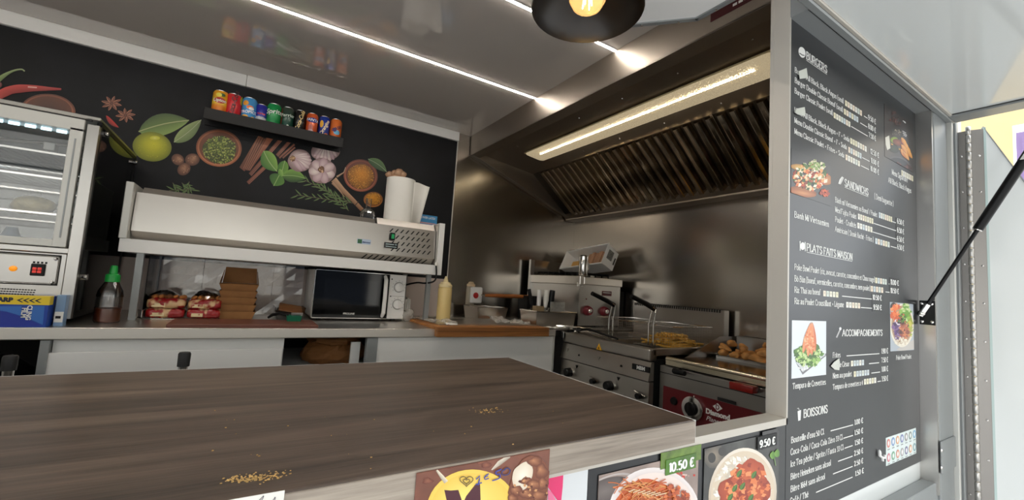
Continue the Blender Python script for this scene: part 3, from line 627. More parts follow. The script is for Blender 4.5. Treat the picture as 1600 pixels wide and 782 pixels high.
part('light_tube', G().cyl((1.495, ly0+.1, onl(1.495)-.0105), (1.495, ly1-.08, onl(1.495)-.0105), .0048, seg=10), emis('hood_tube', (1, .86, .60, 1), 80), hd)
for i in range(6):
    for xx in (1.35, 1.64):
        yy = .75+i*.29; part('screw', G().blob((xx, yy, onl(xx)-.002), (.004, .004, .002), 0, sub=1), M_['chrome'], hd)
# baffles: each one a folded steel channel
fx = Vector((.35, 0, -.279)).normalized(); fn = Vector((fx.z, 0, -fx.x));  fn = -fn if fn.z > 0 else fn
Ls = Vector((.35, 0, -.279)).length
g = G(); sec = [(-.021, 0), (-.021, .005), (-.013, .024), (-.008, .026), (.008, .026), (.013, .024), (.021, .005), (.021, 0)]
g.rings([[Vector((s_, u, w)) for u, w in sec] for s_ in (.012, Ls-.03)])
MB = Matrix((( fx.x, 0, fn.x, 1.70), (0, 1, 0, 0), (fx.z, 0, fn.z, .835), (0, 0, 0, 1)))
bf = None; n = 0; yy = .56
while yy < 2.45:
    Mx = Matrix.Translation((0, yy, 0)) @ MB
    if bf is None: bf = part('baffle', g, M_['slat'], hd); bf.matrix_basis = Mx
    else: inst('baffle', bf, hd, Mx)
    n += 1; yy += .058
for yy in (1.117, 1.845):
    pp = [MB @ Vector((s_, 0, w)) for s_, w in ((0, .0), (Ls, 0), (Ls, .012), (0, .012))]
    part('filter_frame', G().prism([p+Vector((0, yy, 0)) for p in pp], (0, 0, 0), (0, .012, 0)), M_['slat'], hd)
part('filter_rail', G().prism([MB @ Vector((s_, y0, w)) for s_, w in ((Ls-.035, 0), (Ls, 0), (Ls, .026), (Ls-.035, .024))], (0, 0, 0), (0, y1-y0, 0)), H, hd)
# red maker's label on the fascia
a = V(1110, 34, X=1.189); b = V(1112, 21, X=1.189); yl0, yl1 = a.y, a.y-.2
lab = part('maker_label', G().box(1.1885, 1.19, yl1, yl0, a.z-.002, a.z+.032, .0006), mat('dark_red_label', rgb(72, 11, 20), .4), hd, label='dark red maker label')
for k in range(4): part('label_mark', G().box(1.188, 1.1886, yl0-.075-k*.018-.013, yl0-.075-k*.018, a.z+.010, a.z+.018), M_['white_ink'], lab)

# ================================================================== SERVING COUNTER
ct = thing('serving_counter', 'dark brown wood grain serving counter across the hatch', 'counter')
CX, CF, CB, CZ = .687, .47, 1.09, -.21
part('top', G().box(-1.95, CX, CF+.001, CB, CZ-.038, CZ, .003, seg=2), M_['wood'], ct)
part('front_edge', G().box(-1.95, CX, CF-.0015, CF+.0015, CZ-.0385, CZ-.002, .0007), M_['wood_edge'], ct, label='greyer wood grain front edge')
part('edge_trim', G().box(CX, CX+.002, CF, CB, CZ-.038, CZ-.0005), M_['white'], ct)
part('edge_trim', G().box(-1.95, CX, CB, CB+.002, CZ-.038, CZ-.0005), M_['white'], ct)
for xx in (-1.5, -.4, .5): part('bracket', G().prism([(xx, .53, CZ-.038), (xx, CB-.1, CZ-.038), (xx, .53, -.62)], (0, 0, 0), (.02, 0, 0)), M_['alu'], ct)
rnd = random.Random(3); g = G()
for i in range(330):
    if 150 < i < 250: continue
    if i < 250: x = rnd.gauss(398, 26); y = 748-(x-398)*.09+rnd.gauss(0, 3.2)
    elif i < 300: x = rnd.gauss(765, 14); y = 643+rnd.gauss(0, 2.4)
    else: x = rnd.uniform(300, 900); y = rnd.uniform(640, 740)
    p = V(x, y, Z=CZ)
    if p.y < CF+.012 or p.y > CB-.01: continue
    r = rnd.uniform(.0004, .0012); g.blob((p.x, p.y, CZ+r*.5), (r*1.3, r, r*.7), .2, i, sub=1)
tag(part('crumbs', g, M_['crumb']), 'scattered yellow crumbs on the wooden counter', 'crumbs', kind='stuff')

# ================================================================== PRINTS ON THE FACADE
# ice cream sign stuck to the counter front
YS = CF-.0035
sg = thing('ice_cream_sign', 'brown ice cream advert with yellow disc and handwritten price on the counter edge', 'sign')
c0 = V(651, 742, Y=YS); c1 = V(860, 701, Y=YS); zt = (c0.z+c1.z)/2
SX0, SX1, SZ = c0.x, c1.x, zt
part('board', G().box(SX0, SX1, YS, YS+.0018, zt-.26, zt, .0006), mat('chocolate_print', rgb(122, 74, 58), .3, vary=.25, vscale=25), sg)
def onpl(Y): return lambda x, y: V(x, y, Y=Y)
a = Art(YS, .0003)
a.ell(738, 800, 72, 66, (250, 226, 110), (240, 200, 90), pw=2, seg=40)
a.ell(738, 800, 66, 60, (252, 232, 130), (238, 196, 86), hx=-.2, hy=-.3, seg=40)
a.poly([(694, 766), (704, 767), (716, 766), (722, 784), (732, 800), (700, 800), (698, 784)], (78, 34, 44))
a.poly([(722, 790), (728, 776), (742, 758), (750, 757), (751, 790), (744, 800), (720, 800)], (78, 34, 44))
a.line([(682, 735), (690, 745), (697, 754)], [3, 6, 7], (230, 215, 190))
a.line([(768, 735), (780, 724), (796, 713)], [2, 7, 5], (215, 200, 180))
for i in range(7): a.ell(*[(662, 722), (668, 752), (700, 728), (752, 722), (760, 727), (820, 770), (812, 784)][i], 8, 5, (150, 92, 66), (112, 62, 50), seg=12, wob=.3, seed=i)
a.build('advert_print', sg, M_['ink_gloss'], clip=(SX0, SX1, SZ-.26, SZ))
a = Art(YS, .0008)                                     # the ice cream bar
a.poly([(800, 790), (793, 770), (798, 752), (806, 733), (816, 718), (828, 712), (842, 714), (852, 724), (858, 738), (856, 760), (850, 790)], (128, 74, 52))
a.ell(816, 744, 15, 23, (245, 238, 222), (222, 206, 184), rot=.35, wob=.08)
for i, (x, y, rx, ry) in enumerate([(836, 722, 12, 8), (846, 737, 10, 12), (822, 752, 10, 6), (835, 758, 14, 8), (848, 756, 8, 10), (806, 767, 10, 8), (822, 772, 12, 8), (842, 775, 12, 9), (800, 780, 8, 8)]):
    a.ell(x, y, rx, ry, (188, 128, 90), (104, 56, 40), hx=-.3, hy=-.3, wob=.25, seed=i, seg=18)
a.dots(828, 765, 28, 22, 30, 2.2, [(206, 150, 100), (90, 46, 34), (160, 104, 70)], 5, 1.3)
a.build('advert_print', sg, M_['ink_gloss'], clip=(SX0, SX1, SZ-.26, SZ))
a = Art(YS, .0016)                                     # outline hearts and pen-written price
def heart(cx, cy, s, t=1.3):
    pts = [(cx+s*.95*sin(k)**3, cy-s*.75*(13*cos(k)-5*cos(2*k)-2*cos(3*k)-cos(4*k))/15) for k in [i*2*pi/22 for i in range(23)]]
    a.line(pts, t, (96, 76, 40))
heart(728, 751, 11); heart(728, 752, 5.5)
blue = (38, 60, 170)
a.line([(743, 749), (749, 743), (748, 750), (746, 758)], 2.0, blue); a.line([(742, 757), (752, 754)], 1.8, blue)
a.line(cat([(763, 740), (757, 744), (757, 749), (763, 747)]), 1.5, blue); a.line([(755, 746), (762, 743)], 1.2, blue)
a.line(cat([(783, 733), (774, 737), (775, 741), (780, 741), (779, 747), (768, 751)]), 1.8, blue)
a.line(cat([(789, 733), (783, 737), (785, 742), (793, 741), (796, 735), (792, 731), (787, 733)]), 1.6, (40, 44, 110))
a.build('pen_marks', sg, M_['ink'])
# paper note at the counter's front edge
nt = thing('paper_note', 'white handwritten paper note taped to the counter front', 'note')
YN = CF-.004; b0 = V(330, 783, Y=YN); b1 = V(445, 767, Y=YN)
part('sheet', G().box(b0.x-.12, b1.x, YN, YN+.0006, b1.z-.15, b1.z), M_['paper'], nt)
a = Art(YN, .0006); a.line(cat([(402, 785), (409, 778), (412, 775), (410, 780), (404, 786)]), .9, (50, 40, 60)); a.line(cat([(424, 785), (428, 780), (430, 777), (429, 783), (426, 788)]), .9, (50, 40, 60)); a.build('pen_marks', nt)
# pink and white poster
pk = thing('pink_poster', 'white poster with pink brush stroke below the counter edge', 'poster')
YQ = YF-.003; w0 = V(858, 740, Y=YQ); w1 = V(917, 727, Y=YQ)
part('sheet', G().box(w0.x-.06, XP-.002, YQ, YQ+.0015, -.52, -.255), mat('glossy_white_poster', rgb(214, 217, 220), .25), pk)
a = Art(YQ, .0005); a.poly([(856, 746), (880, 740), (879, 760), (876, 790), (856, 762)], (226, 52, 112)); a.poly([(856, 765), (862, 770), (872, 790), (856, 790)], (236, 120, 160)); a.build('poster_print', pk, clip=(w0.x-.06, XP-.002, -.52, -.255))

# two dish photographs under the hatch
RECT = [None]; YM_ = YF-.0035
def photo_board(name, label, corners, base, Y):
    t = thing(name, label, 'photo')
    P4 = [V(*q, Y=Y) for q in corners]
    xs = [p.x for p in P4]; zs = [p.z for p in P4]
    x0 = (P4[0].x+P4[3].x)/2; x1 = (P4[1].x+P4[2].x)/2; z1 = (P4[0].z+P4[1].z)/2; z0 = (P4[2].z+P4[3].z)/2
    part('print_sheet', G().box(x0, x1, Y, min(Y+.001, YF-.0021 if Y > YM_ else Y+.001), z0, z1), base, t)
    RECT[0] = (x0, x1, z0, z1)
    return t
ph = photo_board('dish_photo', 'photograph of orange noodles in a white bowl under the hatch', [(933, 747), (1090, 705), (1090, 830), (933, 880)], mat('grey_pink_print', rgb(150, 132, 124), .35, vary=.3, vscale=14), YF-.004)
a = Art(YF-.004, .0003)
a.ell(945, 768, 42, 18, (118, 108, 104), (88, 78, 76), rot=-.4); a.ring(950, 765, 46, 20, .12, (190, 180, 176), (120, 110, 108), rot=-.4)
a.dots(1075, 740, 18, 14, 14, 3, [(196, 60, 46), (220, 190, 180), (180, 150, 140)], 4)
a.ell(1022, 805, 72, 74, (196, 176, 168), (232, 224, 222), rot=-.15, pw=6, seg=44)
a.ell(1024, 806, 65, 67, (224, 196, 184), (236, 218, 210), rot=-.15, seg=40)
a.ell(1010, 806, 56, 56, (226, 122, 58), (200, 92, 44), rot=-.1, wob=.06, seg=40)
rnd = random.Random(9)
for i in range(120):
    x = rnd.gauss(1005, 20); y = rnd.uniform(752, 800); q = rnd.uniform(-.9, .9); l = rnd.uniform(8, 18)
    a.line(cat([(x-l*cos(q), y-l*sin(q)+l*.18), (x, y), (x+l*cos(q), y+l*sin(q)+l*.2)], 3), rnd.uniform(1.2, 2.4), rnd.choice([(238, 150, 72), (224, 112, 50), (246, 176, 104), (206, 92, 40), (236, 132, 70)]))
a.dots(1052, 780, 24, 22, 110, 3.0, [(190, 88, 44), (160, 68, 36), (216, 116, 62), (140, 56, 30)], 8, 1.4)
for i in range(7): a.line([(980+i*7, 768+(i*37%9)), (990+i*8, 764+(i*53%13))], 1.6, (250, 214, 170))
a.build('dish_print', ph, M_['ink'], clip=RECT[0])
ps = thing('price_sticker', 'green price sticker reading 10.50 on the noodle photograph', 'sticker')
YT = YF-.0065
s0 = V(1041, 720, Y=YT); s1 = V(1088, 707, Y=YT); h = (V(1041, 720, Y=YT).z-V(1041, 744, Y=YT).z)
part('backing', G().box(s0.x, s1.x, YT, YT+.0012, s0.z-h, s0.z), mat('green_sticker', rgb(70, 112, 28), .25, vary=.3, vscale=40), ps)
part('backing', G().box(s0.x-.012, s1.x+.016, YT+.0012, YT+.002, s0.z-h*.55, s0.z+.013), mat('green_sticker_edge', rgb(92, 120, 40), .25, vary=.4, vscale=50), ps)
serif('lettering', '10.50 €', (1045, 739), (1084, 728), 15, YT, ps, bold=1.5)
ph2 = photo_board('dish_photo', 'photograph of rice and red curry in a bowl under the hatch', [(1099, 703), (1215, 675), (1218, 830), (1099, 860)], mat('dark_stone_print', rgb(66, 66, 64), .35, vary=.4, vscale=18), YF-.004)
a = Art(YF-.004, .0003)
a.ell(1116, 714, 17, 20, (150, 136, 118), (84, 80, 76), wob=.15); a.ell(1112, 716, 6, 8, (52, 50, 48)); a.ell(1128, 706, 6, 7, (58, 56, 54))
a.ell(1160, 773, 53, 73, (220, 206, 188), (214, 196, 172), rot=.12, seg=44); a.ring(1160, 773, 53, 73, .07, (232, 222, 208), (176, 156, 132), rot=.12, seg=44)
a.dots(1158, 775, 44, 62, 260, 3.0, [(240, 234, 222), (222, 212, 196), (206, 194, 178), (248, 244, 236)], 3, 1.8)
a.ell(1172, 745, 25, 26, (206, 100, 52), (168, 66, 36), wob=.2); a.ell(1152, 772, 33, 26, (206, 100, 52), (158, 60, 34), wob=.2, seed=3); a.ell(1182, 770, 22, 26, (200, 92, 48), (158, 60, 34), wob=.2, seed=5)
a.dots(1166, 762, 34, 36, 130, 4.0, [(222, 124, 70), (186, 80, 42), (148, 52, 30), (232, 146, 92)], 6, 1.4)
for i, (x, y) in enumerate([(1154, 740), (1177, 742), (1147, 763), (1159, 760), (1140, 777), (1172, 778)]): a.leaf((x-3, y+6), (x+4, y-6), 7, (88, 130, 48), (44, 84, 26), vein=(120, 160, 80))
for i, (x, y) in enumerate([(1206, 711), (1213, 708)]): a.leaf((x, y+7), (x+1, y-6), 9, (118, 160, 66), (70, 120, 44))
a.line([(1209, 716), (1211, 728)], 1.2, (110, 150, 70))
a.build('dish_print', ph2, M_['ink'], clip=RECT[0])
ps = thing('price_sticker', 'black price sticker reading 9.50 on the curry photograph', 'sticker')
s0 = V(1184, 684, Y=YT); s1 = V(1214, 674, Y=YT); h = s0.z-V(1184, 704, Y=YT).z
part('backing', G().box(s0.x, s1.x, YT, YT+.0012, s0.z-h, s0.z), M_['black'], ps)
part('backing', G().box(s0.x+.02, s1.x+.01, YT+.0012, YT+.002, s0.z-h*1.1, s0.z+.008), mat('dark_tape', rgb(40, 40, 42), .2), ps)
serif('lettering', '9.50 €', (1187, 700), (1211, 694), 12, YT, ps, bold=1.5)

# ================================================================== MENU BOARD
mb = thing('menu_board', 'tall charcoal menu board with white lettering beside the hatch', 'menu board')
part('board', G().box(1.0365, 1.889, YF-.0025, YF, -.472, .681), M_['menu'], mb)
YM = YF-.0025
def row(txt, a, b, hp=8.2, **k): return serif('menu_text', txt, a, b, hp, YM, mb, **k)
row('BURGERS', (1259.6, 93.3), (1291.9, 113.2), 11.6, bold=1.15, under=True)
row('Burger All Black, Black Angus (seul)', (1241.6, 112.9), (1317.8, 161.8)); row('Burger Double Classic Boeuf (seul)', (1241.6, 129.4), (1316.5, 174.8)); row('Burger Classic Poulet (seul)', (1241.3, 145.6), (1300.7, 180))
row('Menu All Black, Black Angus + F + Soda', (1241, 175), (1327, 222.7)); row('Menu Double Classic Boeuf + F + Soda', (1241, 191.6), (1322.8, 234)); row('Menu Classic Poulet + Frites + Soda', (1241, 208.5), (1319, 247))
row('Menu Signature', (1393.3, 272.8), (1417.7, 285), 8); row('All Black, Black Angus', (1388, 286.6), (1423.4, 300.6), 8)
row('SANDWICHS', (1319.3, 291.6), (1356.4, 305), 11, bold=1.1, under=True); row('( Demi baguette )', (1366, 311.6), (1395.5, 321.5))
row('Bánh mì Vietnamien au Boeuf / Poulet', (1304.5, 316.6), (1370.5, 339)); row("Mexi'Fajita Poulet", (1304.5, 332.4), (1338, 341.5)); row('Poulet - Crudités', (1304.5, 347.3), (1337.3, 355.6)); row('Américain ( Steak Haché - Frites )', (1304.5, 362.3), (1364.4, 378))
row('Banh Mi Vietnamien', (1240.8, 339.8), (1294.5, 354.8), 9.5)
row('PLATS FAITS MAISON', (1260, 392.5), (1331.4, 406.6), 11.5, bold=1.1, under=True)
row('Poke Bowl Poulet (riz, avocat, carotte, concombre et Chou rouge)', (1241, 421.9), (1366.4, 440.7), 9.2); row('Bò Bún (boeuf, vermicelles, carotte, concombre, nem poulet)', (1241, 439.5), (1359.4, 454.8), 9.2)
row('Riz Thai au boeuf', (1241, 457.3), (1281.9, 461.5), 9.2); row('Riz au Poulet Croustillant + Légume', (1241, 474.8), (1318, 480.6), 9.2)
row('Tempura de Crevettes', (1238.3, 608), (1289.9, 601.4), 9); row('ACCOMPAGNEMENTS', (1316, 525.7), (1378.5, 524.6), 10, bold=1.1)
row('Frites', (1301, 559.5), (1312.8, 558.5)); row('Salade César', (1301, 574.8), (1327, 572.7)); row('Nem au poulet', (1301, 592), (1330.6, 588)); row('Tempura de crevettes x 4', (1301, 609.4), (1348, 601.8))
row('Poke Bowl Poulet', (1400, 563), (1423.8, 560), 6.5)
row('BOISSONS', (1255.3, 653), (1292.6, 645.3), 12.5, bold=1.1)
row("Bouteille d'eau 50 Cl.", (1235.8, 693), (1287.6, 679), 9.6); row('Coca-Cola / Coca-Cola Zéro 33 Cl.', (1235, 711.6), (1316.6, 687.3), 9.6); row('Ice Tea pêche / Sprite / Fanta 33 Cl.', (1235, 730.4), (1318, 702.9), 9.6)
row('Bière Heineken sans alcool', (1235, 750.5), (1297.7, 727.7), 9.6); row('Bière 1664 sans alcool', (1235, 769.6), (1288.4, 748.9), 9.6); row('Café / Thé', (1234, 787), (1262.7, 778.5), 9.6)
for t_, a_, b_ in (('9.50 €', (1356, 188), (1368, 193.6)), ('8.00 €', (1356, 201.6), (1368, 207)), ('7.50 €', (1357, 215), (1368, 220)), ('12.50 €', (1359.4, 240.6), (1372.7, 246.5)), ('11.00 €', (1360, 254.8), (1372.7, 260)), ('10.00 €', (1359.4, 267.7), (1372.7, 272.7)),
    ('6.50 €', (1401.3, 349), (1412, 353)), ('6.50 €', (1401.3, 363), (1412, 366.5)), ('6.50 €', (1401, 376.4), (1412, 380)), ('6.50 €', (1401.6, 389.7), (1412, 392)), ('11.00 €', (1391, 444.8), (1403.8, 446.5)), ('10.50 €', (1391, 458), (1403.8, 459.5)),
    ('10.50 €', (1363, 468.5), (1377, 469.8)), ('9.50 €', (1364.4, 484), (1377, 484.7)), ('1.90 €', (1376.7, 553), (1387, 552)), ('7.50 €', (1376.7, 567), (1387, 565.7)), ('1.00 €', (1377, 581), (1387, 580)), ('3.50 €', (1377, 596.4), (1387, 594.8)),
    ('1.00 €', (1334.6, 664), (1348, 661)), ('1.50 €', (1334.6, 680), (1348, 677)), ('1.50 €', (1335, 696), (1348, 692.5)), ('2.50 €', (1334, 712.6), (1348, 708)), ('2.50 €', (1334, 728.8), (1348, 724)), ('1.50 €', (1335.6, 744), (1349, 739.7))):
    serif('menu_price', t_, a_, b_, 8.4, YM, mb, bold=1.15, lift=.0008)
# leaders
for a_, b_ in (((1349.7, 181.6), (1355.5, 185)), ((1344, 192), (1354.7, 199)), ((1330, 197.7), (1355.6, 213)), ((1347, 246.5), (1358.4, 252.3)), ((1345, 259.4), (1357.7, 265)), ((1394, 346.5), (1401, 349)), ((1365, 349), (1401, 361.5)), ((1363.5, 362.5), (1401, 374.5)), ((1391.6, 385.3), (1401, 387.8)),
    ((1388.5, 444), (1391, 444.3)), ((1383.5, 456.5), (1390, 457.2)), ((1315.6, 463), (1362, 467.8)), ((1345, 481), (1364, 482.2)), ((1322.6, 556.8), (1373.8, 552.8)), ((1357.7, 569), (1373.3, 567)), ((1361.4, 584), (1374.7, 581.4)), ((1371, 596.8), (1376, 596)),
    ((1297.7, 674.5), (1332.5, 664)), ((1317.6, 685.9), (1332.5, 680.5)), ((1319.5, 701.2), (1332, 696.6)), ((1309.3, 722), (1332, 712.8)), ((1301.5, 741.8), (1332, 728.8)), ((1275, 771.2), (1332, 745))):
    A = V(*a_, Y=YM); B = V(*b_, Y=YM); z = (A.z+B.z)/2
    part('leader_line', G().box(A.x, B.x, YM-.0004, YM-.0001, z-.0011, z+.0011), M_['white_ink'], mb)
# rows of small allergen stickers
rnd = random.Random(21); pal = [(236, 232, 214), (232, 226, 196), (214, 222, 214), (240, 224, 204), (206, 216, 220), (238, 236, 228)]
for a_, b_, n in (((1319.8, 161.5), (1346.7, 177), 7), ((1318, 174.8), (1341, 187), 6), ((1302, 181), (1328.5, 194), 7), ((1328, 220.7), (1354, 233), 7), ((1325, 234.5), (1346, 244), 6), ((1320.6, 246.5), (1343.4, 255.6), 6), ((1408, 271), (1426.7, 279), 7),
    ((1372.7, 337.4), (1393.8, 342.3), 7), ((1340, 339), (1364.4, 345.7), 7), ((1339, 353), (1363, 359), 6), ((1367, 377), (1390, 382.7), 6), ((1367, 438), (1385.5, 441.5), 5), ((1360, 451.5), (1380, 454), 5), ((1285.7, 459), (1310, 461), 5), ((1321.5, 476.8), (1344, 478), 5),
    ((1329, 569), (1350, 566.5), 5), ((1333.4, 585.6), (1358, 582), 6), ((1349.4, 597), (1369, 594.8), 5)):
    A = V(*a_, Y=YM); B = V(*b_, Y=YM); z = (A.z+B.z)/2; hz = (V(a_[0], a_[1]-4.4, Y=YM).z-A.z); w = (B.x-A.x)/n
    a = Art(0, .0004, fn=lambda x, y: (x, YM, y))
    for i in range(n):
        c_ = rnd.choice(pal); x0 = A.x+i*w+w*.08; x1 = A.x+(i+1)*w-w*.10
        a.poly([(x0, z-hz), (x1, z-hz), (x1, z+hz), (x0, z+hz)], c_); a.poly([(x0+w*.25, z-hz*.2), (x1-w*.25, z-hz*.2), (x1-w*.25, z+hz*.6), (x0+w*.25, z+hz*.6)], mixc(c_, (150, 140, 110), .4))
    a.build('allergen_stickers', mb)
# little icons
a = Art(YM, .0003); a.ell(1253, 82, 5.2, 8.6, (236, 236, 232), rot=-.25); a.line([(1249, 83), (1253, 86), (1257, 87)], 1.4, (40, 40, 42)); a.build('menu_icon', mb)
a = Art(YM, .0003); a.line([(1311.5, 288), (1314, 282), (1317, 277)], [4, 5.5, 4], (236, 236, 232)); a.build('menu_icon', mb)
a = Art(YM, .0003); a.ell(1254, 385, 3.6, 6, (240, 240, 236)); a.line([(1249.8, 377), (1250, 392)], 1.6, (240, 240, 236)); a.line([(1257.6, 378.5), (1257.8, 393)], 1.6, (240, 240, 236)); a.build('menu_icon', mb)
a = Art(YM, .0003); a.line([(1307, 528), (1311, 519), (1312.5, 516)], 2.2, (200, 200, 200)); a.ell(1312.8, 514, 1.8, 2.4, (230, 230, 230)); a.build('menu_icon', mb)
a = Art(YM, .0003); a.poly([(1246, 643), (1251.4, 641), (1250.6, 657), (1247, 658.4)], (236, 236, 232)); a.line([(1248.5, 641), (1247.4, 638), (1245.4, 639)], .9, (236, 236, 232)); a.build('menu_icon', mb)
# tape over prices: dark rectangles
for a_, b_ in (((1389.5, 434), (1405, 460)), ((1362, 459), (1378.5, 488)), ((1399.5, 340), (1411, 381))):
    A = V(*a_, Y=YM); B = V(*b_, Y=YM); part('price_patch', G().box(A.x, B.x, YM-.0005, YM-.0001, B.z, A.z), mat('black_price_patch', rgb(22, 22, 26), .25), mb)
# torn tape covering words
for pts, lab in (([(1247.5, 111.5), (1260, 106.5), (1262, 122), (1249.5, 123.5)], 'torn pale tape square over the first burger line of the menu'), ([(1242, 176), (1244, 170), (1257, 167.5), (1258.5, 179), (1256, 181.5), (1246, 179)], 'torn pale tape piece over the first set menu line'), ([(1298, 572.5), (1303, 566), (1311, 560.5), (1312, 570), (1311, 579), (1304, 578)], 'torn pale tape piece over the salad line')):
    g = G(); P_ = [V(x, y, Y=YM-.002) for x, y in pts]; g.prism(P_, (0, 0, 0), (0, -.0006, 0))
    tag(part('tape_patch', g, mat('pale_tape', rgb(206, 208, 198), .5, bump=.4, bscale=120)), lab, 'tape')
# photos on the board
def board_photo(label, cor, base, draw):
    t = photo_board('menu_photo', label, cor, base, YM-.0005)
    a = Art(YM-.0005, .0002); draw(a); a.build('dish_print', t, clip=RECT[0]); return t
def burger(a):
    a.ell(1403, 262, 20, 15, (34, 32, 34), (24, 22, 22), rot=.45); a.ring(1404, 261, 21, 15, .12, (90, 84, 86), (30, 28, 28), rot=.45)
    a.ell(1401, 210, 9, 9, (92, 84, 74), (36, 32, 30), rot=.3, hy=-.3); a.dots(1401, 208, 7, 6, 26, .8, [(190, 176, 150), (70, 62, 56)], 2)
    a.ell(1397, 219, 6, 5, (176, 186, 60), (110, 140, 40)); a.ell(1403, 223, 9, 5, (150, 70, 36), (96, 40, 24), rot=.4)
    a.poly([(1392, 224), (1406, 233), (1409, 231), (1402, 237), (1394, 231)], (232, 176, 70)); a.ell(1397, 233, 8, 6, (40, 60, 34), (24, 30, 22), rot=.5)
    a.poly([(1383, 215), (1389, 212), (1391, 232), (1386, 235), (1383.5, 226)], (222, 218, 204))
    for i, (x, y) in enumerate([(1412, 222), (1415, 228), (1418, 234), (1411, 240), (1415, 243), (1420, 240), (1412, 233)]): a.leaf((x-4, y-7), (x+5, y+8), 6, (240, 168, 66), (196, 108, 34), vein=(248, 200, 110))
    a.dots(1400, 185, 10, 12, 30, 2.2, [(66, 30, 22), (88, 40, 28), (40, 26, 24)], 3); a.dots(1406, 262, 18, 8, 24, 2.2, [(96, 44, 30), (70, 34, 26)], 8)
    for x, y, l in ((1410, 189, 5), (1412, 191, 3.5), (1409.5, 205, 7), (1410, 208, 8), (1411, 211, 6)): a.line([(x, y), (x+l*.8, y+l*.5)], 1.3, (232, 230, 226))
board_photo('burger photograph with fries near the top corner of the menu board', [(1382, 163), (1427, 194), (1427, 268), (1382, 246)], mat('dark_burger_print', rgb(36, 24, 22), .3, vary=.4, vscale=14), burger)
def banhmi(a):
    a.ell(1250, 262, 15, 5, (226, 190, 110), (180, 126, 60), rot=.15); a.ell(1254, 300, 22, 8, (206, 140, 84), (150, 84, 50), rot=.18); a.ell(1288, 280, 13, 9, (222, 160, 108), (176, 112, 70), rot=.35)
    a.dots(1266, 276, 26, 20, 230, 2.6, [(226, 120, 66), (240, 170, 110), (84, 120, 62), (200, 80, 48), (246, 220, 180), (150, 60, 40), (58, 92, 54), (250, 236, 214)], 4, 1.5)
    a.dots(1276, 258, 12, 8, 50, 2.4, [(150, 176, 100), (232, 220, 190), (110, 140, 70)], 5, 1.4)
    a.ell(1254, 302, 21, 5, (216, 150, 96), (170, 100, 62), rot=.18); a.dots(1288, 302, 7, 6, 16, 2.2, [(214, 96, 56), (170, 66, 40)], 6, 1.6)
    a.leaf((1260, 325), (1270, 330), 5, (160, 176, 110), (110, 130, 70))
board_photo('banh mi sandwich photograph on the menu board', [(1236, 234), (1298, 258), (1298, 318), (1236, 306)], mat('smoky_print', rgb(40, 39, 40), .3, vary=.15, vscale=10), banhmi)
def tempura(a):
    a.poly([(1243, 566), (1254, 586), (1291, 556), (1291, 552), (1254, 580)], (120, 120, 124)); a.poly([(1243, 562), (1254, 582), (1290, 555), (1278, 548)], (206, 210, 212)); a.dots(1255, 573, 8, 6, 40, 1.4, [(252, 252, 252), (210, 214, 216)], 8)
    a.ell(1263, 552, 20, 17, (110, 150, 70), (70, 110, 48), wob=.25); a.dots(1263, 556, 21, 17, 130, 3, [(150, 190, 100), (96, 140, 62), (70, 106, 46), (196, 216, 150)], 3, 1.4)
    for q, w in (((1254, 553), 8), ((1262, 558), 9), ((1268, 556), 8), ((1273, 551), 7)):
        a.leaf(q, (1268+(q[0]-1264)*.15, 504), w, (246, 160, 110), (206, 96, 50), bend=0, vein=(250, 196, 156))
    a.dots(1264, 535, 8, 18, 40, 1.6, [(250, 186, 140), (220, 120, 72)], 5, 1.6)
board_photo('tempura prawns photograph with white background on the menu board', [(1237.5, 501.3), (1291, 502), (1290.7, 586), (1236.8, 592.5)], mat('pale_photo_print', rgb(224, 230, 234), .3), tempura)
def poke(a):
    a.ell(1396, 480, 5, 7, (70, 52, 50), (44, 34, 34)); a.poly([(1420, 535), (1430, 530), (1428, 546), (1408, 549), (1400, 547)], (196, 190, 184))
    a.ell(1409, 509, 18.5, 34, (226, 214, 190), (232, 224, 208), seg=40); a.ell(1409, 508, 16.5, 30, (150, 110, 90), (180, 150, 120), seg=36)
    a.dots(1400, 490, 8, 13, 60, 2.4, [(232, 120, 60), (216, 92, 44), (240, 150, 90)], 3, 2); a.dots(1415, 489, 7, 14, 60, 2.6, [(150, 190, 90), (110, 160, 62), (206, 220, 160)], 4, 1.8)
    a.dots(1402, 515, 7, 16, 60, 2.2, [(96, 60, 120), (130, 96, 150), (70, 40, 90), (226, 216, 226)], 5, 1.8); a.dots(1413, 517, 8, 14, 60, 2.4, [(176, 90, 60), (140, 66, 46), (206, 126, 80), (84, 40, 36)], 6, 1.4)
    a.dots(1423, 512, 3.5, 15, 26, 2, [(206, 200, 90), (170, 180, 70)], 7, 1.6); a.dots(1408, 534, 10, 6, 40, 1.8, [(240, 232, 214), (222, 208, 186)], 8, 1.4); a.dots(1408, 499, 8, 8, 40, 1.8, [(66, 40, 40), (200, 110, 70), (90, 130, 60)], 9)
board_photo('poke bowl photograph beside the strut bracket on the menu board', [(1390.5, 472.2), (1427.5, 476), (1427.5, 546), (1391.5, 551)], mat('grey_blue_print', rgb(176, 184, 192), .3), poke)
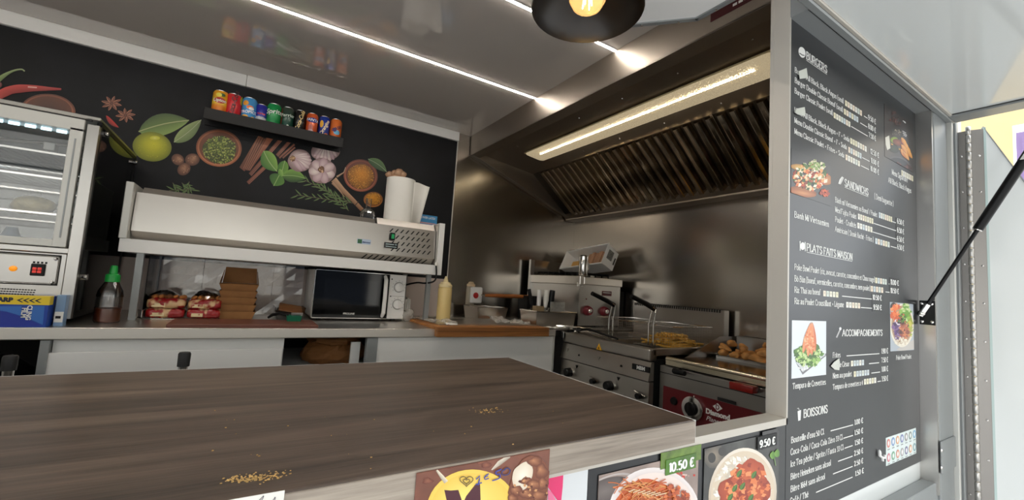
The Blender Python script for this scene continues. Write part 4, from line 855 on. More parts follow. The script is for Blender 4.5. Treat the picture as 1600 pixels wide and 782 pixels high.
# allergen legend
t = photo_board('allergen_chart', 'white allergen legend with two rows of coloured ovals', [(1384, 685), (1431, 669.2), (1431.6, 708), (1384.9, 729.8)], mat('pale_chart_paper', rgb(222, 232, 230), .4), YM-.0005)
t['category'] = 'chart'
colr = [(206, 66, 50), (40, 92, 170), (220, 130, 60), (40, 56, 140), (96, 84, 84), (60, 84, 80), (44, 140, 200), (206, 66, 90), (40, 130, 74), (206, 92, 50), (140, 130, 134), (52, 44, 110), (206, 120, 60), (60, 130, 140)]
A = V(1384, 685, Y=YM); B = V(1431, 669.2, Y=YM); C_ = V(1384.9, 729.8, Y=YM); w = (B.x-A.x)/7; hh = (A.z-C_.z)/2
for i in range(14):
    cx = A.x+w*(i % 7+.5); cz = A.z-hh*(i//7+.42)
    a = Art(0, .0006, fn=lambda x, y: (x, YM-.0005, y)); a.ell(cx, cz, w*.36, hh*.30, (236, 238, 236), colr[i], pw=2.2, seg=20, rings=5); a.ell(cx, cz, w*.10, hh*.14, (240, 240, 238)); a.line([(cx-w*.25, cz-hh*.44), (cx+w*.25, cz-hh*.44)], .0025, (150, 156, 156)); a.build('allergen_icon', t)
# little white clip hook
hk = thing('wall_hook', 'small white plastic clip stuck to the menu board beside the allergen legend', 'hook')
p = V(1371, 711, Y=YM)
part('base', G().blob((p.x, YM-.005, p.z+.005), (.004, .004, .010), .1, 2), M_['white'], hk, True)
part('arm', G().tube([(p.x, YM-.004, p.z), (p.x+.010, YM-.008, p.z-.007), (p.x+.022, YM-.009, p.z-.009), (p.x+.026, YM-.008, p.z-.002)], [.0035, .003, .003, .003], 8).tube([(p.x+.010, YM-.008, p.z-.007), (p.x+.012, YM-.008, p.z-.016)], .003, 8), M_['white'], hk, True)

# ================================================================== SPICE PRINT ON THE BACK WALL (flat print)
YP = YB-.004; KP = .95
PRN = [.0003]
def pr(name='printed_spice', label=None):
    PRN[0] += .00012; return Art(YP, PRN[0], KP)
a = pr(); a.leaf((216.6, 205.9), (295.4, 188.4), 34, (64, 88, 40), (132, 158, 78), 3, (170, 180, 110)); a.leaf((271.8, 222.5), (314.6, 187.5), 21, (146, 164, 104), (96, 116, 66), -2, (180, 190, 140)); a.build('printed_leaves', wb)
a = pr(); a.ell(237.6, 229.5, 30.6, 23, (206, 202, 40), (112, 120, 16), hx=.1, hy=-.2, pw=1.5, seg=40, rot=.12); a.dots(240, 230, 24, 17, 90, .6, [(168, 168, 24), (190, 188, 40)], 4); a.ell(242, 216, 8, 3.4, (226, 224, 130), (196, 194, 44), pw=.6); a.build('printed_lime', wb)
for i, (x, y, r) in enumerate(((277.9, 249.6, 10.2), (300.6, 249.6, 11.4), (287.5, 264.5, 11), (165, 230, 8), (178, 228, 9), (163, 243, 8))):
    a = pr(); a.l += .0002*i; a.ell(x, y, r, r*.84, (176, 128, 96), (84, 50, 36), hx=.2, hy=-.3, rot=.5-.6*i); a.dots(x, y, r*.7, r*.55, 22, .9, [(130, 88, 64), (168, 122, 92)], i, 2); a.build('printed_nutmeg', wb)
def bowl(x, y, rx, ry, rot, rim, inn, name, fill, seed, cols, fx_=0, fy=0, fr=.74):
    a = pr(); a.ell(x, y, rx, ry, inn, mixc(rim, (0, 0, 0), .3), rot=rot, seg=44); a.ring(x, y, rx, ry, .13, mixc(rim, (0, 0, 0), .15), mixc(rim, (255, 200, 160), .25), rot=rot, seg=44); a.ring(x, y, rx*.99, ry*.99, .05, mixc(rim, (0, 0, 0), .45), rim, rot=rot, seg=44)
    if fill: a.ell(x+fx_, y+fy, rx*fr, ry*fr, fill, mixc(fill, (0, 0, 0), .45), rot=rot, wob=.05, hy=-.3, pw=1.6); a.dots(x+fx_, y+fy, rx*fr, ry*fr, 420 if 'herb' in name else 300, 1.2 if 'herb' in name else .55, cols, seed, 1.6)
    a.build(name, wb)
bowl(342.1, 231.6, 35.5, 29, .1, (168, 92, 52), (74, 42, 28), 'printed_herb_bowl', (96, 110, 40), 3, [(120, 140, 52), (70, 86, 30), (170, 176, 90), (52, 64, 24), (140, 150, 60)], 1, 3)
bowl(563.4, 274.5, 26.8, 25, .35, (150, 70, 44), (96, 44, 26), 'printed_turmeric_bowl', (216, 140, 34), 5, [(226, 152, 44), (196, 116, 24), (236, 170, 66)], 0, 1.5, .78)
bowl(75, 174, 43, 27, .05, (150, 82, 54), (66, 40, 32), 'printed_bowl', None, 1, [])
bowl(583, 312, 15, 12, 0, (176, 104, 40), (150, 84, 30), 'printed_mustard_bowl', (220, 150, 40), 7, [(226, 160, 50), (200, 130, 36)], 0, -1, .8)
a = pr(); S_ = lambda *q: [(200+x/5.714, 170+y/5.714) for x, y in q]
a.poly(S_((1165, 240), (1215, 265), (1120, 440), (1040, 560), (995, 525)), None, [(150, 92, 62), (120, 70, 48), (150, 88, 58), (120, 66, 44), (96, 54, 38)])
a.poly(S_((1215, 275), (1270, 240), (1300, 265), (1150, 470), (1090, 555), (1040, 550), (1120, 440)), None, [(120, 66, 44), (176, 104, 72), (160, 92, 62), (130, 74, 50), (110, 62, 42), (90, 50, 36), (110, 60, 40)])
for i in range(9): a.line(S_((1160-i*4+i*14, 255+i*2), (1030+i*7, 535+i*2)), .7, (96, 54, 38) if i % 2 else (180, 112, 80))
for p_, q_, w in (((1400, 235), (1090, 590), 34), ((1475, 258), (1330, 420), 30), ((1485, 320), (1350, 440), 18), ((1490, 345), (1380, 440), 12), ((1240, 505), (1070, 665), 32)):
    a.line(S_(p_, q_), w/5.7, (170, 96, 66), (126, 66, 46)); a.line(S_((p_[0]+4, p_[1]+8), (q_[0]+4, q_[1]+8)), .8, (84, 44, 32))
a.build('printed_cinnamon', wb)
a = pr(); a.l += .0012
L5 = lambda x, y: (200+x/5.714, 170+y/5.714)
a.leaf(L5(1210, 378), L5(1330, 562), 25, (130, 172, 74), (60, 110, 40), -2, (170, 200, 120)); a.leaf(L5(1400, 465), L5(1365, 600), 17, (110, 156, 60), (64, 116, 40), 0, (170, 200, 120)); a.leaf(L5(1375, 600), L5(1585, 625), 21, (120, 166, 66), (34, 66, 26), 2, (150, 190, 100)); a.leaf(L5(1355, 585), L5(1300, 690), 25, (84, 132, 48), (50, 96, 34), 0, (150, 190, 100)); a.leaf(L5(1350, 540), L5(1375, 610), 8, (140, 180, 84), (90, 140, 54))
a.build('printed_basil', wb)
def garlic(x, y, rx, ry, hx, hy, seed, stem):
    a = pr(); a.l += .0008*seed; n = 7; tipx, tipy = x+hx*rx, y+hy*ry; rnd = random.Random(seed)
    a.ell(x, y, rx, ry, (226, 212, 206), (140, 112, 112), hx=-.2, hy=-.35, wob=.04, seed=seed, seg=36)
    for k in range(n):                                  # cloves swelling out from the stem end
        if abs(hx)+abs(hy) < .2: an = k*2*pi/n+.4; cx, cy, r1, r2, ro = x+rx*.52*cos(an), y+ry*.52*sin(an), rx*.46, ry*.34, an
        else:
            t = (k-(n-1)/2)/((n-1)/2); ba = math.atan2(-hy, -hx)+t*.62; cx, cy, r1, r2, ro = tipx+cos(ba)*rx*(.95-.25*abs(t)), tipy+sin(ba)*ry*(.95-.25*abs(t)), rx*(.86-.22*abs(t)), ry*.22, ba
        c_ = rnd.choice([(236, 224, 218), (226, 208, 206), (214, 190, 194)])
        a.ell(cx, cy, r1, r2, c_, mixc(c_, (150, 108, 120), .55), rot=ro, hy=-.2, pw=1.7, seg=22)
    a.ell(tipx, tipy, rx*.24, ry*.26, stem, mixc(stem, (60, 40, 30), .5), wob=.2, seg=16); a.dots(tipx, tipy, rx*.22, ry*.24, 14, 1.1, [stem, (110, 70, 46), (220, 180, 140)], seed, 1.6)
    a.build('printed_garlic', wb)
garlic(508, 237.4, 22.5, 14.5, 0, -.85, 1, (196, 156, 120)); garlic(468.3, 251.6, 18.4, 17.6, -.62, -.2, 2, (190, 150, 106)); garlic(503, 267.4, 21.5, 20, -.05, -.1, 3, (150, 104, 74))
a = pr(); a.l += .003; a.line([(521, 281), (535, 297), (551, 313), (566, 329)], [10, 7.5, 6.5, 6], (206, 160, 120), (166, 112, 76)); a.line([(526, 277), (537, 270), (540, 262)], [3, 1.4, 1.2], (200, 160, 124)); a.line([(519, 286), (530, 298), (538, 308)], [4, 2, 1], (196, 150, 112)); a.line([(554, 322), (560, 315)], 1.2, (40, 30, 26)); a.build('printed_garlic_stem', wb)
a = pr(); rnd = random.Random(5)
for p_, q_ in (((463, 305), (552, 318)), ((476, 282), (550, 318)), ((500, 288), (545, 330)), ((300, 298), (284, 286)), ((280, 298), (270, 286)), ((292, 300), (296, 284)), ((264, 298), (300, 296))):
    n = 16 if p_[0] > 400 else 6; a.line([p_, q_], 1.1, (92, 84, 56))
    for i in range(n):
        t = (i+.5)/n; x = p_[0]+(q_[0]-p_[0])*t; y = p_[1]+(q_[1]-p_[1])*t; an = math.atan2(q_[1]-p_[1], q_[0]-p_[0])+pi+(.55 if i % 2 else -.55)+rnd.uniform(-.15, .15); l = rnd.uniform(9, 15)
        a.leaf((x, y), (x+l*cos(an), y+l*sin(an)), 2.1, (122, 146, 88), (54, 82, 40))
a.build('printed_rosemary', wb)
a = pr(); a.leaf((575, 249), (604, 269), 15, (84, 118, 66), (38, 70, 36), 2, (150, 176, 130)); a.build('printed_leaf', wb)
a = pr()
for i, (x, y, rx, ry) in enumerate(((608, 273, 6, 5), (616, 271, 5, 5), (623, 271, 8, 7), (630, 273, 5, 5), (618, 277, 9, 4))): a.ell(x, y, rx, ry, (226, 186, 150), (150, 104, 72), hx=-.2, hy=-.4, wob=.12, seed=i, seg=18)
a.build('printed_ginger', wb)
a = pr(); a.line(cat([(-6, 152), (18, 141), (45, 138.5), (70, 139), (96, 140)]), [14, 14, 14, 14, 13, 13, 13, 12, 11, 10, 9, 8, 7, 5.5, 4.5, 3.5, 3], (196, 40, 30), (170, 36, 34)); a.line([(44, 136.5), (58, 137.5)], 2.2, (240, 170, 160)); a.build('printed_chili', wb)
a = pr(); a.line(cat([(-8, 130), (8, 118), (22, 111), (34, 109), (39, 112)]), [9, 8.5, 8, 7, 6, 5, 4, 3.5, 3, 2.8, 2.5, 2.4, 2.3, 2.2, 2.1, 2.1, 2.2], (110, 140, 62), (176, 190, 140)); a.ell(-4, 133, 8, 6, (150, 30, 26), (80, 16, 16)); a.build('printed_chili', wb)
a = pr(); a.leaf((166, 181), (186, 200), 7, (196, 44, 30), (120, 20, 18), -2); a.build('printed_chili', wb)
for i, (x, y, rx, ry) in enumerate(((174.7, 162, 17, 12), (196.5, 180.7, 16, 11.5))):
    a = pr(); a.l += .0004*i
    for k in range(8):
        an = k*pi/4+.3+i*.4; a.leaf((x+2*cos(an), y+1.5*sin(an)), (x+rx*cos(an), y+ry*sin(an)), 4.6, (170, 110, 80), (104, 56, 40)); a.line([(x+4*cos(an), y+3*sin(an)), (x+rx*.8*cos(an), y+ry*.8*sin(an))], 1.0, (66, 34, 26))
    a.ell(x, y, 3, 2.4, (120, 70, 50), (80, 44, 34)); a.build('printed_star_anise', wb)

# ================================================================== CAN LEDGE AND CANS
lx0 = V(319, 170, Y=2.45).x; lx1 = V(536, 225, Y=2.45).x; LZ = .742
lg = thing('can_ledge', 'black picture ledge on the printed wall under the drink cans', 'shelf')
part('board', G().box(lx0, lx1, 2.45, YB-.004, LZ-.018, LZ, .001), M_['black'], lg)
part('front_lip', G().box(lx0, lx1, 2.443, 2.452, LZ-.046, LZ+.008, .001), M_['black'], lg)
part('back_lip', G().box(lx0, lx1, YB-.012, YB-.004, LZ-.05, LZ+.01, .001), M_['black'], lg)
def can_mat(name, stops):
    """colour bands up the height of the can (object z)"""
    m, N, L, B = new_mat(name); B.inputs['Roughness'].default_value = .22; B.inputs['Metallic'].default_value = .1
    tc = N.new('ShaderNodeTexCoord'); sp_ = N.new('ShaderNodeSeparateXYZ'); L.new(tc.outputs['Generated'], sp_.inputs[0])
    nz = N.new('ShaderNodeTexNoise'); nz.inputs['Scale'].default_value = 4; L.new(tc.outputs['Generated'], nz.inputs['Vector'])
    ad = N.new('ShaderNodeMath'); ad.operation = 'MULTIPLY_ADD'; ad.inputs[1].default_value = .12; L.new(nz.outputs['Fac'], ad.inputs[0]); L.new(sp_.outputs['Z'], ad.inputs[2])
    cr = N.new('ShaderNodeValToRGB'); e = cr.color_ramp.elements; e[0].position = stops[0][0]; e[0].color = rgb(*stops[0][1]); e[1].position = stops[-1][0]; e[1].color = rgb(*stops[-1][1])
    for p_, c_ in stops[1:-1]: k = e.new(p_); k.color = rgb(*c_)
    L.new(ad.outputs[0], cr.inputs[0]); L.new(cr.outputs[0], B.inputs['Base Color']); return m
ORG = (232, 120, 40)
# x centre px, top/bottom px rows, radius, height, label, colour bands, lettering (text, size, colour, z fraction, tilt, shear), accents
cans = [
 (345.5, .0330, .116, 'orange and yellow iced tea can at the left end of the ledge', [(.0, (226, 110, 50)), (.38, (232, 140, 40)), (.5, (246, 206, 60)), (.72, (236, 190, 50)), (.86, (240, 170, 40))], ('Lipton', .021, (240, 236, 220), .55, 0, 0), [('o', 0, .55, .024, .015, (186, 44, 40)), ('o', .25, .8, .012, .008, (70, 96, 40)), ('o', -.2, .78, .012, .010, (240, 220, 80))]),
 (366.5, .0330, .116, 'red cola can with dark script lettering', [(.0, (206, 36, 44)), (1, (216, 48, 54))], ('Coca-Cola', .03, (60, 12, 16), .55, 1.45, .2), [('o', 1.15, .78, .010, .022, (210, 190, 40))]),
 (390.5, .0330, .116, 'sky blue can with orange slices', [(.0, (236, 170, 60)), (.12, (70, 150, 210)), (1, (80, 160, 220))], ('TROPICO', .019, (245, 245, 250), .34, .05, .1), [('o', -.55, .72, .014, .013, (240, 166, 60)), ('o', .1, .55, .016, .010, (240, 120, 50)), ('o', -.5, .12, .016, .010, (246, 180, 70)), ('o', .6, .08, .012, .01, (246, 180, 70)), ('o', .3, .5, .012, .008, (240, 240, 236))]),
 (409.5, .0265, .098, 'small blue and silver energy drink can, the shortest one on the ledge', [(.0, (196, 198, 204)), (.37, (206, 208, 212)), (.40, (40, 46, 150)), (1, (50, 50, 160))], ('Red Bull', .010, (206, 40, 60), .48, 0, 0), []),
 (428.5, .0330, .116, 'green lemon soda can with white lettering', [(.0, (80, 180, 90)), (.1, (24, 140, 70)), (1, (30, 150, 80))], ('Sprite', .034, (240, 244, 240), .62, .08, .2), []),
 (449.5, .0300, .116, 'dark green mineral water can beside the black can', [(.0, (30, 80, 62)), (.5, (24, 70, 56)), (1, (60, 70, 60))], ('Perrier', .024, (206, 220, 206), .6, .08, .1), [('o', -1.1, .5, .006, .05, (120, 50, 44)), ('o', .1, .12, .006, .007, (206, 220, 206))]),
 (468.5, .0285, .116, 'black cola can with gold script lettering', [(.0, (20, 18, 18)), (1, (26, 24, 24))], ('Coca-Cola', .026, (236, 206, 140), .5, 1.35, .2), []),
 (487.5, .0290, .116, 'orange soda can with blue logo band', [(.0, (206, 84, 40)), (1, (226, 100, 50))], ('FANTA', .020, (245, 245, 245), .66, -.06, .1), [('o', 0, .66, .030, .013, (32, 56, 150)), ('o', -.3, .28, .012, .02, (186, 96, 84)), ('o', -.2, .12, .014, .012, (196, 150, 150))]),
 (506.5, .0285, .116, 'dark blue orange drink can with upright yellow lettering', [(.0, (30, 50, 130)), (1, (34, 60, 160))], ('Orangina', .024, (240, 226, 190), .45, 1.2, .1), [('o', -.6, .6, .010, .02, (236, 180, 60)), ('o', .4, .10, .012, .010, (220, 120, 60))]),
 (524.5, .0300, .116, 'orange fruit drink can with blue swoosh at the right end of the ledge', [(.0, (214, 104, 44)), (1, (226, 116, 50))], ('OASIS', .021, (70, 20, 60), .52, .5, .15), [('o', .1, .34, .017, .013, (90, 170, 210)), ('o', -.3, .45, .01, .012, (60, 50, 120))])]
CY = 2.499
for i, (px_, r, h, lab, bands, tx, acc) in enumerate(cans):
    x = V(px_, 150+(px_-345)*.29, Y=CY).x
    t = thing('drink_can', lab, 'can', 'drink cans on the wall ledge')
    body = G().lathe([(r*.78, 0), (r*.82, .002), (r, .010), (r, h-.012), (r*.84, h-.002)], (x, CY, LZ), 28)
    part('body', body, can_mat('can_print_%d' % i, bands), t, True)
    part('lid', G().lathe([(r*.84, h-.002), (r*.86, h), (r*.82, h), (r*.78, h-.004)], (x, CY, LZ), 28), M_['chrome'], t, True)
    a = Art(0, 0, fn=lambda u, v, x=x, r=r: (x+(r+.0004+LI[0])*sin(u), CY-(r+.0004+LI[0])*cos(u), LZ+v)); LI = [0]
    for (_, u, zf, rx, rz, c_) in acc:
        LI[0] += .0002; a.l = 0; a.ell(u, zf*h, rx/r, rz, c_, c_, seg=18, rings=3); a.build('printed_mark', t, M_['ink_gloss']); a.v, a.f, a.c = [], [], []
    txt, sz, tc_, zf, tilt, shr = tx
    Mt = Matrix(((1, 0, 0, x), (0, 0, -1, CY), (0, 1, 0, LZ+zf*h), (0, 0, 0, 1)))
    c_ = bpy.data.curves.new('t', 'FONT'); c_.body = txt; c_.size = sz; c_.align_x = 'CENTER'; c_.align_y = 'CENTER'; c_.shear = shr; c_.offset = .0006; c_.resolution_u = 3
    o = bpy.data.objects.new('t', c_); COL.objects.link(o); me = bpy.data.meshes.new_from_object(o.evaluated_get(bpy.context.evaluated_depsgraph_get())); bpy.data.objects.remove(o); bpy.data.curves.remove(c_)
    for v in me.vertices:
        u, w = v.co.x*cos(tilt)-v.co.y*sin(tilt), v.co.x*sin(tilt)+v.co.y*cos(tilt)
        an = u/r; rr = r+.0018; v.co = Mt @ Vector((rr*sin(an), w, rr*cos(an)))
    me.name = 'lettering'; part('lettering', me, mat('can_lettering_%d' % i, rgb(*tc_), .35), t)

# ================================================================== WORKTOP AND BASE UNITS
wk = thing('steel_worktop', 'long stainless steel worktop along the printed wall', 'worktop')
part('top', G().box(-1.3, 2.12, WTF, YB-.006, WT-.004, WT, .001), M_['steel_h'], wk)
part('front_fold', G().box(-1.3, 1.462, WTF, WTF+.02, WT-.037, WT-.0005, .003), steel('brightened_worktop_edge', col=(.74, .70, .64, 1), rough=.5, stretch=(1.5, 160, 160)), wk)  # worktop steel in a lighter, rougher copy: daylight on the fold set into colour
bc = thing('base_cabinet', 'white base cabinet with sliding doors under the steel worktop', 'cabinet')
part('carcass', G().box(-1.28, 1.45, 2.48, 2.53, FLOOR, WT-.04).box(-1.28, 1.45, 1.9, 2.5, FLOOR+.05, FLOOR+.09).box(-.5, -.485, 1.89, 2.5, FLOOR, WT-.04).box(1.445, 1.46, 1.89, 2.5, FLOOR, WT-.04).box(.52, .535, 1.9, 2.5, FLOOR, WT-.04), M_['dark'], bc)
za, zb = FLOOR+.06, WT-.039
part('shelf_board', G().box(.16, .52, 1.93, 2.48, -.40, -.388), M_['white'], bc)
p = [V(64, 540, Y=1.87).x, V(80, 540, Y=1.87).x, V(443, 531, Y=1.87).x, V(573, 529, Y=1.87).x, V(590, 529, Y=1.87).x]
part('post', G().box(p[0], p[1]-.002, 1.86, 1.89, FLOOR, zb), M_['alu'], bc)
part('sliding_door', G().box(p[1], p[2]+.004, 1.884, 1.894, za, zb), M_['white'], bc)
part('sliding_door', G().box(p[1]-.004, p[2], 1.866, 1.878, za, V(200, 550, Y=1.866).z, .001), M_['white'], bc)
part('post', G().box(p[3], p[4], 1.86, 1.89, FLOOR, zb), M_['alu'], bc)
part('front_panel', G().box(p[4], 1.452, 1.866, 1.88, za, zb), M_['white'], bc)
part('edge_strip', G().box(1.452, 1.462, 1.862, 1.89, FLOOR, zb), M_['alu_w'], bc)
part('post', G().box(p[3]-.05, p[3]-.012, 1.92, 1.935, -.388, zb-.025), M_['white'], bc)
# kraft bag on the inner shelf
g = G(); R = []
bx, by = (V(480, 550, Y=2.05).x+V(566, 550, Y=2.05).x)/2, 2.08
rnd = random.Random(2)
for k, (w, d_, z) in enumerate(((.10, .08, 0), (.135, .10, .02), (.14, .10, .045), (.128, .09, .065), (.105, .07, .085), (.11, .05, .098), (.10, .035, .112), (.09, .02, .118))):
    R.append([Vector((bx+w*(1+.06*sin(5*a_+k)+.05*sin(9*a_+2.3*k)+.05*rnd.uniform(-1, 1))*cos(a_), by+d_*(1+.08*sin(4*a_+2*k)+.09*rnd.uniform(-1, 1))*sin(a_), -.388+z+.006*sin(3*a_+k))) for a_ in [i*2*pi/28 for i in range(28)]])
g.rings(R)
kb = thing('paper_bag', 'crumpled brown kraft bag inside the open cabinet bay', 'paper bag')
part('bag', g, M_['kraft'], kb)
part('rolled_fold', G().tube([(bx-.085, by-.055, -.288), (bx-.03, by-.075, -.293), (bx+.03, by-.075, -.290), (bx+.075, by-.05, -.284)], [.010, .016, .016, .010], 8), M_['kraft'], kb)
# refuse bag and poles
g = G(); g.blob((-.72, 2.1, -.62), (.19, .16, .30), .09, 4, 3)
tag(part('refuse_bag', g, mat('black_bin_liner', rgb(16, 16, 18), .28, bump=.6, bscale=14)), 'black bin liner in the open bay under the display case', 'bin bag')
for (px_, py_, yy, lab) in ((289, 551, 1.42, 'chrome pole with black rubber cap in front of the sliding doors'), (17, 556, 1.55, 'chrome pole with black cap in front of the bin liner')):
    q = V(px_, py_, Y=yy); t = thing('capped_pole', lab, 'pole')
    part('tube', G().cyl((q.x, yy, FLOOR), (q.x, yy, q.z-.02), .0105), M_['chrome'], t, True)
    part('cap', G().lathe([(.0135, -.036), (.014, -.004), (.012, 0)], (q.x, yy, q.z), 18), M_['rubber'], t, True)
    part('foot', G().lathe([(.11, 0), (.11, .012), (.02, .03)], (q.x, yy, FLOOR), 24), M_['rubber'], t, True)

# ================================================================== SHELF OVER THE WORKTOP
sh = thing('upper_shelf', 'white shelf on aluminium legs above the worktop', 'shelf')
XS0, XS1 = -.408, .845; SZ0, SZ1, SY = .035, .085, 2.1
part('board', G().box(XS0, XS1, SY, YB-.006, SZ0, SZ1, .001), M_['white'], sh)
part('upright', G().box(XS1, XS1+.028, SY+.005, YB-.006, SZ0, .31, .001), M_['white'], sh)
for xx in (-.356, .80):
    part('leg', G().box(xx, xx+.022, SY+.012, SY+.034, WT, SZ0), M_['alu'], sh); part('leg', G().box(xx, xx+.022, YB-.05, YB-.028, WT, SZ0), M_['alu'], sh)

# refrigerated topping unit
tu = thing('topping_unit', 'long stainless refrigerated topping unit on the white shelf', 'chilled counter')
ty = 2.125; tz = .268
part('base', G().prism([(-.385, ty+.006, .1175), (-.385, ty+.05, SZ1), (-.385, 2.5, SZ1), (-.385, 2.5, .1175)], (0, 0, 0), (1.22, 0, 0)), M_['steel_h'], tu)
part('front_panel', G().prism([(-.385, ty, .118), (-.385, ty+.012, tz), (-.385, ty+.03, tz), (-.385, ty+.03, .118)], (0, 0, 0), (1.22, 0, 0)), M_['steel_h'], tu)
part('rear_body', G().box(-.385, .835, ty+.03, 2.5, .12, .255), M_['steel_h'], tu)
part('lid_frame', G().prism([(-.372, ty+.022, tz-.004), (-.372, ty+.052, .294), (-.372, ty+.34, .294), (-.372, ty+.34, tz-.004)], (0, 0, 0), (.892, 0, 0)), M_['steel_h'], tu)
part('machine_box', G().prism([(.53, ty+.02, tz-.004), (.53, ty+.044, .302), (.53, 2.5, .302), (.53, 2.5, tz-.004)], (0, 0, 0), (.305, 0, 0)), M_['steel_h'], tu)
def fpy(z): return ty+.012*(z-.118)/.15
part('end_plate', G().box(-.412, -.388, ty-.03, 2.48, SZ1, .298, .002), M_['alu_w'], tu)
part('end_strip', G().box(.838, .846, ty-.012, 2.3, SZ1, .305, .001), M_['steel'], tu)
slot_m = M_['dark']
for r_ in range(4):
    g = G()
    for k in range(8):
        x0 = .60+k*.0275-r_*.004; z0 = .138+r_*.032; g.prism([(x0, fpy(z0)-.0008, z0), (x0+.007, fpy(z0)-.0008, z0), (x0+.022, fpy(z0+.019)-.0008, z0+.019), (x0+.015, fpy(z0+.019)-.0008, z0+.019)], (0, 0, 0), (0, .001, 0))
    part('vent_slots', g, slot_m, tu)
g = G()
for k in range(12):
    x0 = .47+k*.028; g.prism([(x0, ty+.0418, .09), (x0+.008, ty+.0418, .09), (x0+.026, ty+.0118, .112), (x0+.018, ty+.0118, .112)], (0, 0, 0), (0, .0012, 0))
part('vent_slots', g, slot_m, tu)
q = V(613, 370, Y=ty); part('power_switch', G().box(q.x-.013, q.x+.013, ty-.006, ty, q.z-.019, q.z+.019, .002), M_['black'], tu)
part('switch_light', G().box(q.x-.006, q.x+.008, ty-.008, ty-.005, q.z-.011, q.z+.012, .001), mat('green_switch', rgb(20, 110, 60), .3, emit=(.02, .5, .15, 1), estr=.25), tu)
q = V(611, 384, Y=ty); part('thermostat', G().box(q.x-.034, q.x+.034, ty-.004, ty, q.z-.014, q.z+.014, .001), M_['black_gloss'], tu)
part('display', G().box(q.x-.027, q.x+.014, ty-.0045, ty-.0038, q.z+.002, q.z+.008).box(q.x-.027, q.x+.027, ty-.0045, ty-.0038, q.z-.009, q.z-.004).box(q.x+.018, q.x+.028, ty-.0045, ty-.0038, q.z+.002, q.z+.009), mat('pale_display', rgb(150, 165, 165), .4), tu)
q = V(569, 378, Y=ty); part('badge', G().box(q.x-.032, q.x+.032, ty-.0006+.003, ty+.006, q.z-.012, q.z+.012), mat('pale_blue_badge', rgb(180, 196, 216), .3), tu)
part('badge_mark', G().box(q.x-.03, q.x-.010, ty+.0015, ty+.003, q.z-.010, q.z+.010), mat('green_badge', rgb(40, 104, 60), .3), tu)
btext('badge_lettering', 'diamond', .011, facing(q.x+.011, ty+.0022, q.z-.002), mat('blue_badge_ink', rgb(40, 60, 120), .4), tu, off=.0003)

# kitchen roll
kr = thing('kitchen_roll', 'white kitchen paper roll standing on the topping unit', 'paper roll')
rx_, ry_ = .675, 2.30; rz0 = .302; rr = .077; rh = .245
part('roll', G().lathe([(.02, 0), (rr, 0), (rr, rh), (.02, rh)], (rx_, ry_, rz0), 36), M_['paper'], kr, True)
part('core', G().lathe([(.02, .001), (.02, rh+.001)], (rx_, ry_, rz0), 16, cap0=False, cap1=False), M_['card'], kr, True)
g = G(); R = []
for k in range(9):
    t_ = k/8; x = rx_+rr*.72+t_*.085; y = ry_-rr*.70-.002+.03*sin(t_*2.2)
    R.append([Vector((x-.028*t_, y, rz0+.003)), Vector((x+.018*t_*t_, y+.010*t_, rz0+rh-.012+.006*sin(t_*4)))])
L2 = [[g.bm.verts.new(p_) for p_ in r_] for r_ in R]
for u, w in zip(L2, L2[1:]): g.bm.faces.new((u[0], w[0], w[1], u[1]))
o = part('loose_sheet', g, M_['paper'], kr, True); md = o.modifiers.new('thickness', 'SOLIDIFY'); md.thickness = .001
bb = thing('blue_box', 'small blue printed carton beside the kitchen roll', 'box')
q0 = V(648, 349, Y=2.38); q1 = V(684, 333, Y=2.38)
part('carton', G().box(q0.x, q1.x, 2.38, 2.43, .302, .302+.085, .001), mat('light_blue_card', rgb(70, 150, 205), .4), bb)
btext('lettering', 'POWER LATEX', .018, facing(q0.x+.075, 2.3795, .37), M_['white_ink'], bb, off=.0004, sx=.8)
part('print_band', G().box(q0.x+.02, q1.x-.01, 2.3793, 2.38, .335, .343), mat('pink_band', rgb(200, 160, 170), .5), bb)
cf_ = thing('glass_carafe', 'small clear glass bottle standing beside the kitchen roll', 'bottle')
q = V(575, 330, Y=2.36)
part('glass', G().lathe([(.03, 0), (.042, .004), (.042, .05), (.034, .07), (.016, .085), (.014, .09), (.015, .14)], (q.x, 2.36, .287), 10, cap1=False), M_['glass'], cf_)

# clear acrylic sheets under the shelf
ac = thing('acrylic_screen', 'clear acrylic screen hanging below the white shelf', 'acrylic screen')
for xa, xb in ((-.325, -.165), (-.163, .115), (.117, .25)): part('pane', G().box(xa, xb, 2.40, 2.403, WT+.004, SZ0), M_['acrylic'], ac)
part('foot_rail', G().box(-.325, .25, 2.394, 2.408, WT, WT+.006), M_['acrylic'], ac)
part('side_pane', G().box(-.328, -.325, 2.18, 2.40, WT+.003, SZ0), M_['acrylic'], ac)
g = G(); rnd = random.Random(77); L_ = []
for i in range(15):
    L_.append([g.bm.verts.new((-.31+i*.04, 2.388+rnd.uniform(-.007, .007), WT+.006+j*.034)) for j in range(8)])
for i in range(14):
    for j in range(7): g.bm.faces.new((L_[i][j], L_[i+1][j], L_[i+1][j+1], L_[i][j+1]))
tag(part('added_streak_sheet', g, glass('crinkled_clear_sheet', (.98, .97, .96, 1), .06, .05)), 'crinkled clear plastic sheet added behind the buns and trays for reflection streaks', 'plastic sheet')  # extra sheet, added only to give reflection streaks under the shelf
# wire rack corner
wr_ = thing('wire_rack', 'thin chrome wire rack foot beside the shelf leg', 'wire rack')
zz = WT+.004
part('wire', G().tube([(-.335, 2.17, zz), (-.318, 2.14, zz), (-.29, 2.125, zz), (-.23, 2.12, zz), (-.16, 2.12, zz)], .003, 6).tube([(-.338, 2.16, zz), (-.338, 2.16, zz+.03), (-.322, 2.15, zz+.03), (-.322, 2.15, zz)], .0025, 6), M_['chrome'], wr_)
